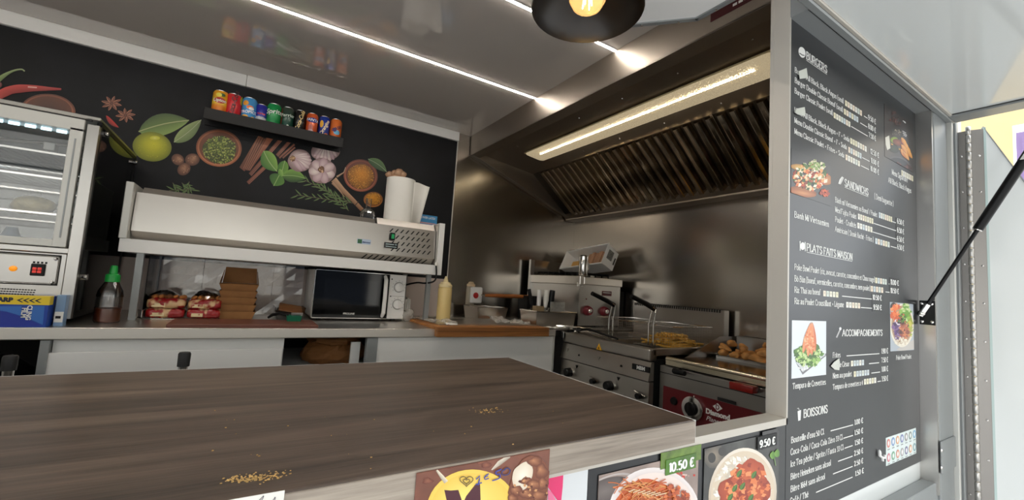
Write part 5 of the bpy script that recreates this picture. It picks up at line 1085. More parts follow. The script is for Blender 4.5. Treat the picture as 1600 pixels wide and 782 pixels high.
# bags of buns
red_bag = mat('red_bag_print', rgb(150, 26, 30), .22, bump=.5, bscale=22)
_n = red_bag.node_tree; _z = _n.nodes.new('ShaderNodeTexNoise'); _z.inputs['Scale'].default_value = 22; _c = _n.nodes.new('ShaderNodeValToRGB'); _t = _n.nodes.new('ShaderNodeTexCoord')
_c.color_ramp.elements[0].position = .52; _c.color_ramp.elements[0].color = rgb(150, 24, 28); _c.color_ramp.elements[1].position = .60; _c.color_ramp.elements[1].color = rgb(214, 176, 130)
_n.links.new(_t.outputs['Object'], _z.inputs['Vector']); _n.links.new(_z.outputs['Fac'], _c.inputs[0]); _n.links.new(_c.outputs[0], _n.nodes['Principled BSDF'].inputs['Base Color'])
red_bag = red_bag; bun_m = mat('bun_crust', rgb(196, 128, 66), .6, vary=.2, vscale=12); clear_bag = glass('bag_film', (.95, .93, .9, 1), .08, .12)
for i, (x0, x1, lab) in enumerate(((-.315, -.195, 'red and clear bag of hot dog buns beside the shelf leg'), (-.185, -.075, 'red and clear bag of hot dog buns beside the cardboard trays'))):
    t = thing('bun_bag', lab, 'bread bag', 'bags of buns under the shelf'); cx = (x0+x1)/2; hw = (x1-x0)/2
    rnd = random.Random(50+i)
    for k in range(2):                                  # two layers of buns under a red printed film
        zc = WT+.022+k*.037
        for m in range(4): part('bun', G().blob((cx-hw*.72+m*hw*.48, 2.235, zc), (hw*.27, .056, .019), .05, 7*m+k), bun_m, t, True)
        g = G(); R = []
        for q in range(17):
            u = q/16*2-1; bulge = .004*abs(sin((u+1)*2*pi))
            prof_ = [(-.062, -.017), (-.067, -.004), (-.066, .008), (-.058, .0175), (-.035, .0225), (.0, .0235)]
            R.append([Vector((cx+hw*u, 2.235+py_-bulge+rnd.uniform(-.0015, .0015), zc+pz_*(1-.25*abs(u)**5)+rnd.uniform(-.0015, .0015))) for py_, pz_ in prof_])
        L2 = [[g.bm.verts.new(p_) for p_ in r_] for r_ in R]
        for a_, b_ in zip(L2, L2[1:]):
            for w_ in range(5): g.bm.faces.new((a_[w_], b_[w_], b_[w_+1], a_[w_+1]))
        o = part('printed_film', g, red_bag, t, True); md = o.modifiers.new('thickness', 'SOLIDIFY'); md.thickness = .0008
        part('label', G().box(cx-hw*.75, cx-hw*.05, 2.1645, 2.1665, zc-.012, zc+.002, .0005), mat('cream_label', rgb(226, 206, 160), .4), t)
    for m in range(5): part('bun', G().blob((cx-hw*.74+m*hw*.37, 2.232, WT+.083), (hw*.22, .045, .011), .1, m+i*5), bun_m, t, True)
    part('film', G().blob((cx, 2.245, WT+.052), (hw*1.03, .066, .054), .2, 11+i, 3), clear_bag, t)
# stack of cardboard trays
def tray(z0, hgt, wb_, wt_, lab):
    t = thing('cardboard_tray', lab, 'food tray', 'stacked cardboard trays'); cx = -.018; cy = 2.26; th = .002
    part('base', G().box(cx-wb_, cx+wb_, cy-.06, cy+.06, z0, z0+th), M_['card'], t)
    def wall(name, p0, p1, q1_, q0_, nrm): part(name, G().prism([p0, p1, q1_, q0_], (0, 0, 0), nrm), M_['card'], t)
    z1 = z0+hgt; e = wt_-wb_
    wall('front_wall', (cx-wb_, cy-.06, z0), (cx+wb_, cy-.06, z0), (cx+wt_, cy-.06-e, z1), (cx-wt_, cy-.06-e, z1), (0, th, 0))
    wall('back_wall', (cx-wb_, cy+.06, z0), (cx+wb_, cy+.06, z0), (cx+wt_, cy+.06+e, z1), (cx-wt_, cy+.06+e, z1), (0, -th, 0))
    for s_ in (-1, 1): wall('side_wall', (cx+s_*wb_, cy-.06, z0), (cx+s_*wb_, cy+.06, z0), (cx+s_*wt_, cy+.06+e, z1), (cx+s_*wt_, cy-.06-e, z1), (-s_*th, 0, 0))
    return t, cx, cy
names = ['lowest', 'second', 'middle', 'fourth']
for k in range(4): tray(WT+k*.029, .033, .060, .071, 'brown cardboard food tray, %s from the worktop in its stack' % names[k])
t, cx, cy = tray(WT+.116, .034, .060, .073, 'brown cardboard food tray with raised lid, topmost of its stack')
part('lid_flap', G().prism([(cx-.066, cy+.068, WT+.152), (cx+.066, cy+.068, WT+.152), (cx+.061, cy+.088, WT+.222), (cx-.061, cy+.088, WT+.222)], (0, 0, 0), (0, .002, 0)), M_['card'], t)
for s_ in (-1, 1): part('side_flap', G().prism([(cx+s_*.072, cy-.066, WT+.152), (cx+s_*.072, cy+.066, WT+.152), (cx+s_*.066, cy+.082, WT+.208)], (0, 0, 0), (-s_*.002, 0, 0)), M_['card'], t)
# clear tub with paper and green scoop
tb = thing('plastic_tub', 'clear plastic tub holding a brown paper sheet beside the microwave', 'tub')
def opentub(g, x0, x1, y0, y1, z0, z1, fl, th=.002):
    g.box(x0, x1, y0, y1, z0, z0+th)
    for a_, b_, c_, d_, n_ in (((x0, y0), (x1, y0), (x1+fl, y0-fl), (x0-fl, y0-fl), (0, th, 0)), ((x0, y1), (x1, y1), (x1+fl, y1+fl), (x0-fl, y1+fl), (0, -th, 0)), ((x0, y0), (x0, y1), (x0-fl, y1+fl), (x0-fl, y0-fl), (th, 0, 0)), ((x1, y0), (x1, y1), (x1+fl, y1+fl), (x1+fl, y0-fl), (-th, 0, 0))):
        g.prism([(*a_, z0), (*b_, z0), (*c_, z1), (*d_, z1)], (0, 0, 0), n_)
    return g
part('tub', opentub(G(), .135, .235, 2.15, 2.30, WT, WT+.06, .012), M_['acrylic'], tb)
part('paper_sheet', G().prism([(.14, 2.16, WT+.045), (.238, 2.155, WT+.03), (.243, 2.29, WT+.055), (.15, 2.30, WT+.068)], (0, 0, 0), (0, 0, .002)), M_['kraft'], tb)
sc_ = thing('green_scoop', 'small dark green plastic scoop on the brown cutting board', 'scoop')
part('bowl', opentub(G(), .165, .215, 2.0, 2.05, WT+.013, WT+.036, .004), M_['dkgreen'], sc_)
part('handle', G().tube([(.168, 2.03, WT+.034), (.14, 2.06, WT+.04), (.115, 2.085, WT+.032), (.10, 2.10, WT+.018)], [.006, .006, .007, .005], 8), M_['black'], sc_, True)
part('blade', G().box(.18, .225, 2.03, 2.034, WT+.034, WT+.047), M_['chrome'], sc_)
# brown cutting board
x0, x1 = V(260, 511, Z=WT+.005).x, V(496, 511, Z=WT+.005).x
tag(part('cutting_board', G().box(-.213, .268, 1.868, 2.075, WT, WT+.0125, .002), M_['brown_board']), 'brown plastic cutting board at the worktop front edge', 'cutting board')
#@@PART5
# ================================================================== HEATED DISPLAY CASE
dc = thing('heated_display', 'glass fronted heated display case with control panel on the worktop', 'display case')
X0, X1, Y0, Y1, Z0, Z1 = -1.12, -.465, 1.93, 2.48, WT, .475
ST = M_['steel']
part('foot', G().box(X1-.06, X1-.03, Y0+.03, Y0+.06, Z0, Z0+.02), M_['rubber'], dc); part('foot', G().box(X0+.03, X0+.06, Y0+.03, Y0+.06, Z0, Z0+.02), M_['rubber'], dc)
part('foot', G().box(X1-.06, X1-.03, Y1-.06, Y1-.03, Z0, Z0+.02), M_['rubber'], dc); part('foot', G().box(X0+.03, X0+.06, Y1-.06, Y1-.03, Z0, Z0+.02), M_['rubber'], dc)
zc = .012
part('base', G().box(X0, X1-.03, Y0+.006, Y1, Z0+.02, zc, .003), ST, dc)
part('base_ledge', G().box(X0, X1-.028, Y0, Y1, zc, zc+.018, .002), ST, dc)
part('corner_post', G().box(X1-.03, X1, Y0, Y0+.02, Z0+.02, Z1-.028, .001), ST, dc)
part('corner_post', G().box(X1-.018, X1, Y1-.02, Y1, Z0+.02, Z1-.01, .001), M_['black'], dc)
part('side_seal', G().box(X1-.004, X1, Y0+.02, Y0+.034, Z0+.02, Z1-.02), M_['black'], dc)
part('top', G().box(X0, X1, Y0, Y1, Z1-.012, Z1, .002), ST, dc)
part('top_seal', G().box(X0, X1-.02, Y0+.002, Y0+.01, Z1-.016, Z1-.011), M_['rubber'], dc)
part('side_rail', G().box(X1-.012, X1, Y0+.02, Y1, Z1-.024, Z1-.008), M_['black'], dc)
part('side_glass', G().box(X1-.006, X1-.002, Y0+.034, Y1-.02, Z0+.02, Z1-.024), M_['glass_dk'], dc)
part('back_panel', G().box(X0, X1-.02, Y1-.006, Y1, zc, Z1-.012), M_['glass_dk'], dc)
part('left_side', G().box(X0, X0+.006, Y0+.02, Y1, Z0+.02, Z1-.012), M_['glass'], dc)
for yy in (Y0+.06, Y1-.03): part('glass_stud', G().cyl((X1-.002, yy, Z1-.04), (X1+.012, yy, Z1-.04), .009, seg=14), M_['chrome'], dc, True)
part('glass_stud', G().cyl((X1-.002, Y0+.06, WT+.155), (X1+.012, Y0+.06, WT+.155), .011, seg=14), M_['chrome'], dc, True); part('glass_stud', G().cyl((X1-.002, Y1-.06, WT+.16), (X1+.012, Y1-.06, WT+.16), .012, seg=14), M_['chrome'], dc, True)
dr = part('front_door', G().box(X0+.01, X1-.036, Y0-.004, Y0+.016, Z1-.058, Z1-.018, .001).box(X1-.068, X1-.036, Y0-.004, Y0+.016, zc+.02, Z1-.05, .001).box(X0+.01, X1-.05, Y0-.002, Y0+.014, zc+.02, zc+.042, .001).box(X0+.01, X0+.04, Y0-.004, Y0+.016, zc+.02, Z1-.05), M_['alu_w'], dc, label='pale aluminium framed glass door')
part('pane', G().box(X0+.04, X1-.068, Y0+.004, Y0+.008, zc+.04, Z1-.058), M_['glass'], dr)
part('handle_groove', G().box(X1-.054, X1-.05, Y0-.0055, Y0-.003, zc+.05, Z1-.085), M_['alu'], dr)
g = G()
part('led_bar', G().box(X0+.04, X1-.075, Y0+.03, Y0+.04, Z1-.066, Z1-.054), mat('led_bar_body', rgb(200, 215, 220), .4), dc)
lm = emis('cool_led', (.62, .9, 1, 1), 2.6); led0 = None
for i in range(14):
    x = X1-.095-i*.036
    if led0 is None: led0 = part('led', G().box(-.012, .012, Y0+.028, Y0+.0305, Z1-.068, Z1-.058), lm, dc); led0.location.x = x
    else: inst('led', led0, dc, Matrix.Translation((x, 0, 0)))
# wire shelves
for zz in (.135, .255, .335):
    s_ = part('wire_shelf', G().box(X0+.012, X1-.02, Y0+.045, Y0+.05, zz, zz+.006).box(X0+.012, X1-.02, Y1-.05, Y1-.045, zz, zz+.006).box(X0+.012, X0+.018, Y0+.05, Y1-.05, zz, zz+.006).box(X1-.026, X1-.02, Y0+.05, Y1-.05, zz, zz+.006), M_['chrome'], dc)
    g = G()
    for k in range(26): x = X0+.03+k*.0235; g.cyl((x, Y0+.05, zz+.003), (x, Y1-.05, zz+.003), .0012, seg=5)
    part('wires', g, M_['chrome'], s_)['kind'] = 'stuff'
part('heating_lamp', G().tube(cat([(X0+.05, Y0+.2, .40), (-.78, Y0+.2, .385), (-.63, Y0+.2, .40), (X1-.06, Y0+.2, .40)]), .006, 8), M_['steel'], dc, True)
part('lamp_clip', G().box(-.645, -.615, Y0+.185, Y0+.215, .372, .40, .002), M_['alu_w'], dc)
part('crumb_tray', G().box(X0+.015, X1-.04, Y0+.03, Y1-.02, zc+.018, zc+.03), M_['alu_w'], dc)
# control panel
pq = [V(-60, 388, Y=Y0), V(91, 401, Y=Y0), V(85, 445, Y=Y0)]
zp0, zp1 = pq[2].z, pq[1].z
cp = part('control_panel', G().box(X0+.05, V(91, 420, Y=Y0).x, Y0+.003, Y0+.007, zp0, zp1, .004), ST, dc)
part('panel_groove', G().box(X0+.046, V(92.5, 420, Y=Y0).x, Y0+.0045, Y0+.0065, zp0-.004, zp1+.004), M_['dark'], dc)
q = V(20, 420, Y=Y0); part('pilot_lamp', G().blob((q.x, Y0+.001, q.z), (.009, .006, .009), 0), mat('orange_pilot', rgb(226, 130, 30), .25, emit=(1, .35, .02, 1), estr=.6), cp, True)
q = V(59, 422, Y=Y0); part('rocker_switch', G().box(q.x-.016, q.x+.016, Y0-.003, Y0+.004, q.z-.019, q.z+.019, .002), M_['black'], cp)
for dx_ in (-.0065, .0045):
    for dz_ in (-.006, .0035): part('switch_light', G().box(q.x+dx_-.0045, q.x+dx_+.0045, Y0-.005, Y0-.002, q.z+dz_-.004, q.z+dz_+.004, .001), mat('red_switch', rgb(190, 40, 36), .3, emit=(1, .08, .05, 1), estr=.3), cp)
g = G()
for k in range(4): g.box(q.x-.014+k*.009, q.x-.009+k*.009, Y0+.0022, Y0+.003, q.z+.02, q.z+.026)
part('switch_marks', g, M_['dark'], cp)
for px_, py_ in ((87, 405), (81, 442)): q = V(px_, py_, Y=Y0); part('screw', G().blob((q.x, Y0+.002, q.z), (.006, .004, .006), 0, sub=1), M_['chrome'], cp)
g = G()
for r_ in range(3):
    for k in range(22): q = V(53-k*4.6-r_*1.4, 454+r_*3.6-k*.2, Y=Y0); g.box(q.x-.0024, q.x+.0024, Y0+.0052, Y0+.0065, q.z-.0017, q.z+.0017)
part('vent_holes', g, M_['dark'], dc)['kind'] = 'stuff'
# things kept in the case
q = V(50, 322, Y=2.1)
tag(part('wrapped_snack', G().blob((q.x, 2.12, .141+.028), (.055, .05, .03), .16, 6, 3), mat('wrapped_bread', rgb(206, 190, 140), .35, bump=.6, bscale=30, vary=.25, vscale=20)), 'pale yellow wrapped snack on the lowest rack of the display case', 'wrapped food')
tag(part('lidded_dish', G().lathe([(.07, 0), (.062, .006), (.022, .022), (.014, .05)], (-.70, 2.16, zc+.03), 20), mat('grey_blue_plastic', rgb(120, 140, 158), .4), None, True), 'grey blue lidded dish on the floor of the display case', 'dish')
tag(part('plastic_cup', G().lathe([(.022, 0), (.03, .06), (.028, .06), (.02, .002)], (-.545, 2.1, zc+.03), 18), M_['white'], None, True), 'white plastic cup inside the display case', 'cup')

# cling film boxes
cl = thing('cling_film_box', 'blue and yellow cling film dispenser box on the worktop edge', 'box')
yb_ = 1.868; xb = V(73, 500, Y=yb_).x; zt_ = V(74, 464, Y=yb_).z; xa = xb-.30
part('carton', G().box(xa, xb, yb_, yb_+.05, WT, zt_, .001), mat('royal_blue_card', rgb(26, 66, 160), .35), cl)
zs = V(60, 477, Y=yb_).z
part('yellow_strip', G().box(xa, xb+.0005, yb_-.0008, yb_+.03, zs, zt_+.0006), mat('yellow_print', rgb(238, 206, 40), .4), cl)
a = Art(yb_, .0008); a.poly([(-20, 484), (10, 488), (40, 497), (66, 510), (-20, 512)], (28, 50, 150)); a.poly([(-20, 479), (70, 478.5), (67, 508), (40, 496), (10, 487), (-20, 483)], (52, 110, 190)); a.poly([(34, 478), (50, 479), (47, 499), (32, 499)], (24, 66, 150)); a.build('print_field', cl)
navy = mat('navy_ink', rgb(24, 28, 50), .4)
zc_ = (zs+zt_)/2; btext('lettering', 'ARP', .017, facing(V(8, 471, Y=yb_).x, yb_-.001, zc_), navy, cl, off=.0012)
for k in range(4):
    q = V(31+k*9.3, 473+k*.2, Y=yb_); part('arrow', G().prism([(q.x-.007, yb_-.0012, zc_), (q.x+.004, yb_-.0012, zc_+.0065), (q.x+.008, yb_-.0012, zc_+.0065), (q.x-.001, yb_-.0012, zc_), (q.x+.008, yb_-.0012, zc_-.0065), (q.x+.004, yb_-.0012, zc_-.0065)], (0, 0, 0), (0, .0004, 0)), navy, cl)
for w_, px_ in (('CLING', 45.5), ('FILM', 37.5)):
    q = V(px_, 489, Y=yb_); btext('lettering', w_, .015, facing(q.x, yb_-.0022, q.z) @ Matrix.Rotation(-pi/2-.0, 4, 'Z'), M_['white_ink'], cl, off=.0005)
sb = thing('foil_box', 'narrow pale blue carton behind the cling film box', 'box')
part('carton', G().box(xb+.006, xb+.028, 1.90, 1.93, WT, zt_+.004, .001), mat('pale_blue_carton', rgb(120, 150, 185), .3), sb)
part('label', G().box(xb+.007, xb+.027, 1.8985, 1.9, WT+.012, WT+.045), M_['paper'], sb); part('label_mark', G().box(xb+.010, xb+.022, 1.898, 1.8986, WT+.024, WT+.032), M_['black'], sb)
# chilli sauce bottle
sr = thing('chilli_sauce_bottle', 'nearly empty clear chilli sauce bottle with green cap on the worktop', 'bottle')
bx_, by_ = -.395, 2.02; rb = .036
part('bottle', G().lathe([(.031, 0), (rb, .006), (rb, .095), (.033, .112), (.022, .135), (.018, .145)], (bx_, by_, WT), 24), glass('pale_pet_plastic', (.95, .94, .92, 1), .05, .09), sr, True)
part('sauce', G().lathe([(.028, .002), (.0345, .008), (.0345, .05)], (bx_, by_, WT), 24), mat('red_sauce', rgb(150, 74, 40), .3, trans=.4), sr, True)
part('print', G().lathe([(.0364, .055), (.0364, .09)], (bx_, by_, WT), 24, cap0=False, cap1=False), glass('white_bottle_print', (.84, .82, .80, 1), .3, .14), sr, True)
part('cap', G().lathe([(.0205, .142), (.0205, .164), (.019, .168), (.0115, .170), (.0105, .192), (.0085, .199), (.003, .200)], (bx_, by_, WT), 20), M_['green'], sr, True)

# ================================================================== MICROWAVE
mw = thing('microwave', 'white microwave oven with black door and two dials under the shelf', 'microwave')
my = 2.2; mx0 = V(489, 460, Y=my).x; mx1 = V(632, 460, Y=my).x; mz0 = WT+.012; mz1 = .022
part('body', G().box(mx0, mx1, my+.004, my+.31, mz0, mz1, .004), M_['white'], mw)
for xx in (mx0+.03, mx1-.05):
    for yy in (my+.03, my+.26): part('foot', G().box(xx, xx+.02, yy, yy+.02, WT, mz0), M_['rubber'], mw)
xd = V(606, 460, Y=my).x
d_ = part('door', G().box(mx0+.002, xd, my-.016, my+.004, mz0+.002, mz1-.002, .003), M_['black_gloss'], mw, label='glossy black door')
part('door_rim', G().box(mx0, mx0+.003, my-.012, my+.004, mz0, mz1).box(mx0, xd, my-.012, my+.004, mz0-.001, mz0+.003).box(mx0, xd, my-.012, my+.004, mz1-.003, mz1), M_['chrome'], d_)
part('door_window', G().box(mx0+.045, xd-.06, my-.0168, my-.0158, mz0+.05, mz1-.04), mat('tinted_window', rgb(14, 16, 20), .05, spec=.45), d_)
hx = V(601, 460, Y=my-.03).x
part('handle', G().tube([(hx, my-.016, mz0+.012), (hx, my-.036, mz0+.03), (hx, my-.041, (mz0+mz1)/2), (hx, my-.036, mz1-.03), (hx, my-.016, mz1-.012)], [.008, .010, .010, .010, .008], 10), M_['white'], d_, True)
btext('lettering', 'PROLINE', .0135, facing((mx0+xd)/2-.01, my-.0165, mz0+.022), M_['white_ink'], d_, off=.0001, shear=.15)
cpn = part('control_panel', G().box(xd, mx1, my-.014, my+.004, mz0, mz1, .003), M_['white'], mw)
for zz in (mz0+.075, mz0+.163):
    kx = (xd+mx1)/2+.006
    kb_ = part('dial', G().lathe([(.024, 0), (.022, .014), (.019, .016)], (kx, my-.014, zz), 28, Matrix.Rotation(pi/2, 3, 'X')), M_['white'], cpn, True)
    part('dial_ring', G().lathe([(.0262, 0), (.0262, .0006), (.024, .0006)], (kx, my-.0142, zz), 28, Matrix.Rotation(pi/2, 3, 'X'), False, False), mat('grey_ring', rgb(120, 118, 114), .5), cpn)
    part('dial_grip', G().box(kx-.003, kx+.003, my-.034, my-.028, zz-.019, zz+.019, .001), M_['white'], kb_)
    g = G()
    for k in range(9):
        an = radians(-30+k*30); g.box(kx+.033*cos(an)-.0012, kx+.033*cos(an)+.0012, my-.0146, my-.0139, zz+.033*sin(an)-.0012, zz+.033*sin(an)+.0012)
    part('dial_marks', g, M_['rubber'], cpn)
    part('icon_dot', G().box(xd+.008, xd+.014, my-.0148, my-.0139, zz+.037, zz+.043), M_['black'], cpn)
part('divider', G().box(xd+.008, mx1-.006, my-.0146, my-.0139, mz0+.116, mz0+.1175), mat('grey_line', rgb(150, 148, 144), .5), cpn)
# paper goods and cable right of the microwave
cb = V(672, 440, Y=2.12)
pc = thing('power_cable', 'black power cable hanging from the topping unit past the shelf', 'cable')
part('lead', G().tube(cat([(.834, 2.09, .085), (.836, 2.08, .03), (.828, 2.09, .0), (.795, 2.13, -.012), (.77, 2.18, -.012), (.735, 2.26, -.03), (.725, 2.35, -.06)], 4), .0045, 8), M_['black'], pc, True)
part('plug_tail', G().cyl((.834, 2.09, .082), (.834, 2.092, .10), .007, seg=10), M_['paper'], pc, True)
nb_ = thing('napkin_stack', 'stack of white folded napkins between the microwave and shelf leg', 'napkins')
for k in range(4): part('napkin', G().box(.735+k*.011, .744+k*.011, 2.27, 2.36, WT, WT+.12-.008*(k % 2), .001), M_['paper'], nb_)
def crumple(name, lab, cat_, c_, r_, m, seed, amp=.35, sub=3):
    return tag(part(name, G().blob(c_, r_, amp, seed, sub), m), lab, cat_)
crumple('crumpled_bag', 'crumpled clear bag beside the microwave', 'plastic bag', (.745, 2.21, WT+.03), (.03, .03, .03), M_['film'], 3)

# ================================================================== WOODEN BOARD AND BOTTLES
bo = thing('pastry_board', 'oiled wooden board with a front lip over the worktop edge', 'board')
bxa, bxb, bya, byb, bz = .757, 1.386, 1.815, 2.26, WT+.0125
part('panel', G().box(bxa, bxb, WTF-.004, byb, WT, bz, .001), M_['bamboo'], bo)
part('front_lip', G().box(bxa, bxb, bya, WTF-.004, WT-.032, bz+.001, .002), M_['bamboo'], bo)
part('lip_cap', G().box(bxa-.0006, bxb+.0006, bya-.001, bya+.02, WT-.006, WT-.0045), mat('dark_wood_joint', rgb(70, 40, 18), .6), bo)
# steel tray lying on the board
stt = thing('steel_tray', 'flat stainless tray lying on the wooden board', 'tray')
part('plate', G().box(.80, 1.36, 1.90, 2.24, bz, bz+.004, .001), M_['steel_h'], stt)
part('rim', G().box(.80, 1.36, 1.898, 1.903, bz, bz+.007).box(.80, 1.36, 2.237, 2.242, bz, bz+.007), M_['steel_h'], stt)
def squeeze(name, lab, x, y, z, r, h, mbody, mcap, fill=None):
    t = thing(name, lab, 'squeeze bottle')
    part('bottle', G().lathe([(r*.94, 0), (r, .005), (r, h*.70), (r*.96, h*.735), (r*.9, h*.75)], (x, y, z), 24), mbody, t, True)
    part('cap', G().lathe([(r*.98, h*.75), (r*.98, h*.80), (r*.80, h*.82), (r*.72, h*.86), (r*.4, h*.875), (r*.28, h*.93), (r*.14, h)], (x, y, z), 22), mcap, t, True)
    if fill: part('contents', G().lathe([(r*.97, .003), (r*1.012, .006), (r*1.012, fill[0])], (x, y, z), 24), fill[1], t, True)
    return t
p_ = V(692, 500, Z=bz+.006); q_ = V(697, 432, Y=p_.y)
squeeze('sauce_bottle', 'cream coloured squeeze bottle full of pale sauce on the wooden board', p_.x, p_.y, bz+.004, .037, q_.z-bz-.004, M_['cream'], mat('ivory_cap', rgb(226, 208, 160), .4))
p_ = V(730, 495, Z=WT); q_ = V(733, 432, Y=p_.y)
squeeze('sauce_bottle', 'cloudy translucent squeeze bottle with dark sauce behind the wooden board', p_.x, p_.y, WT, .040, q_.z-WT, M_['cloudy'], mat('beige_cap', rgb(206, 184, 150), .4), (.035, mat('dark_sauce', rgb(40, 34, 32), .3)))
# crumpled film and paper
def sheet(name, lab, cat_, pts, m, amp=.012, seed=1):
    """a crinkled film sheet over a rough quad"""
    rnd = random.Random(seed); n = 9; g = G(); P_ = [Vector(p) for p in pts]; L_ = []
    for i in range(n+1):
        r_ = []
        for j in range(n+1):
            u, v = i/n, j/n; p = P_[0].lerp(P_[1], u).lerp(P_[3].lerp(P_[2], u), v); p = p+Vector((rnd.uniform(-1, 1)*amp*.5, rnd.uniform(-1, 1)*amp*.5, abs(rnd.gauss(0, amp)))); r_.append(g.bm.verts.new(p))
        L_.append(r_)
    for i in range(n):
        for j in range(n): g.bm.faces.new((L_[i][j], L_[i+1][j], L_[i+1][j+1], L_[i][j+1]))
    return tag(part(name, g, m), lab, cat_)
zf = bz+.006
sheet('cling_film_scrap', 'crinkled clear film around the cream squeeze bottle', 'plastic film', [(.78, 1.95, zf), (.90, 1.91, zf), (.93, 2.08, zf), (.76, 2.24, zf)], M_['film'], .006, 2)
sheet('cling_film_scrap', 'crumpled clear film heap on the tray in front of the utensil pan', 'plastic film', [(1.13, 1.915, zf), (1.33, 1.905, zf), (1.34, 2.02, zf), (1.12, 2.04, zf+.03)], M_['film'], .009, 4)
sheet('torn_label', 'small torn white paper at the foot of the cream squeeze bottle', 'paper scrap', [(.82, 1.868, zf), (.88, 1.868, zf), (.88, 1.885, zf+.004), (.82, 1.888, zf+.006)], M_['paper'], .002, 5)
# timer and long-handled pan on the back wall
tm = thing('kitchen_timer', 'white rounded timer with red dot on the steel wall', 'timer')
q = V(744, 461, Y=YB-.01)
part('case', G().box(q.x-.05, q.x+.04, YB-.03, YB-.004, q.z-.058, q.z+.052, .012, seg=3), M_['white'], tm, True)
part('red_dot', G().lathe([(.02, 0), (.018, .003)], (q.x-.012, YB-.03, q.z-.004), 18, Matrix.Rotation(pi/2, 3, 'X')), mat('red_dot_print', rgb(190, 50, 50), .4), tm)
pn_ = thing('wooden_handle_pan', 'dark pan with long wooden handle lying against the steel wall', 'pan')
h0 = V(757, 462, Y=2.40); h1 = V(824, 464, Y=2.40)
part('handle', G().tube([h0, h0.lerp(h1, .3), h0.lerp(h1, .7), h1], [.009, .013, .013, .011], 12), wood('pan_handle_wood', rgb(120, 66, 26), rgb(160, 92, 42), rgb(184, 116, 60)), pn_, True)
part('ferrule', G().cyl(h0+Vector((-.022, 0, .001)), h0, .005, .008, 10), M_['chrome'], pn_, True)
part('pan_body', opentub(G(), h1.x-.035, h1.x+.03, 2.34, 2.45, WT, h1.z+.008, .004), M_['black'], pn_)

# utensil pan (gastronorm)
gp = thing('utensil_pan', 'open stainless gastronorm pan holding kitchen tools beside the stove', 'steel pan')
GX0, GX1, GY0, GY1 = 1.40, 1.69, 1.96, 2.13
part('pan', opentub(G(), GX0+.01, GX1-.01, GY0+.01, GY1-.01, WT, WT+.085, .010, .0025), M_['steel_h'], gp)
part('rim', G().tube([(GX0, GY0, WT+.086), (GX1, GY0, WT+.086), (GX1, GY1, WT+.086), (GX0, GY1, WT+.086)], .004, 6, True), M_['chrome'], gp)
gl = thing('shallow_pan', 'long shallow stainless pan with wide rim behind the film heap', 'steel pan')
part('pan', opentub(G(), 1.20, 1.385, 2.275, 2.45, WT, WT+.08, .012, .0025), M_['steel_h'], gl); part('rim', G().tube([(1.19, 2.265, WT+.081), (1.395, 2.265, WT+.081), (1.395, 2.46, WT+.081), (1.19, 2.46, WT+.081)], .004, 6, True), M_['chrome'], gl)
for k, (dx, lean, m, lab, wd) in enumerate(((.03, -.25, 'black', 'black handled kitchen knife standing in the utensil pan', .012), (.06, .0, 'white', 'white handled spatula standing in the utensil pan', .013), (.098, .1, 'paper', 'pale plastic scraper standing in the utensil pan', .018), (.125, .2, 'black', 'broad black turner standing in the utensil pan', .019))):
    t = thing('kitchen_tool', lab, 'utensil'); x = GX0+dx; b0 = Vector((x+.05, 2.09, WT+.004)); tp = b0+Vector((lean*.18, .01, .205))
    part('blade', G().tube([b0, b0.lerp(tp, .5)], [.008, .010], 6), M_['chrome'], t); part('grip', G().tube([b0.lerp(tp, .48), b0.lerp(tp, .7), tp], [.010, wd, wd*.9], 10), M_[m], t, True)
bxk = thing('brown_carton', 'small tan carton lying in the utensil pan', 'carton'); part('carton', G().box(GX0+.025, GX0+.08, 2.0, 2.04, WT+.004, WT+.115, .001), mat('tan_card', rgb(150, 128, 96), .7), bxk)
pcards = thing('label_packet', 'grey packet with printed labels standing in the utensil pan', 'packet'); part('packet', G().box(1.56, 1.67, 2.045, 2.049, WT+.004, WT+.142, .001), mat('grey_label_print', rgb(150, 148, 142), .3, vary=.25, vscale=40), pcards)

# ================================================================== STOVE
sv = thing('gas_stove', 'stainless countertop gas stove with two red knobs in the corner', 'stove')
sx0, sx1, sy0, sy1, szt = 1.705, 2.06, 1.96, 2.49, .092
part('body', G().box(sx0+.006, sx1, sy0+.012, sy1, WT+.01, szt-.05), M_['steel'], sv)
part('foot', G().box(sx0+.02, sx1-.02, sy0+.03, sy1-.03, WT, WT+.01), M_['rubber'], sv)
part('edge_pillar', G().box(sx0+.002, sx0+.012, sy0+.004, sy0+.02, WT+.01, szt-.05), M_['steel'], sv)
part('rim', G().box(sx0-.004, sx0+.03, sy0-.006, sy1, szt-.054, szt, .003), M_['steel_h'], sv)
part('rim', G().box(sx0+.03, sx1, sy0-.006, sy0+.03, szt-.05, szt-.004, .003), M_['steel_h'], sv)
part('rim', G().box(sx1-.02, sx1+.004, sy0, sy1, szt-.05, szt-.004, .003), M_['steel_h'], sv)
part('top_plate', G().box(sx0+.03, sx1-.02, sy0+.03, sy1, szt-.05, szt-.02), M_['steel'], sv)
part('splash_guard', G().box(sx0, sx1, sy1, sy1+.004, WT+.01, .2), M_['steel_v'], sv)
part('guard_edge', G().box(sx0-.012, sx0+.02, sy1-.016, sy1+.006, WT+.01, .2), M_['steel'], sv)
part('skirt', G().box(sx1, 2.115, sy0+.03, sy1, WT, szt-.08), M_['dark'], sv)
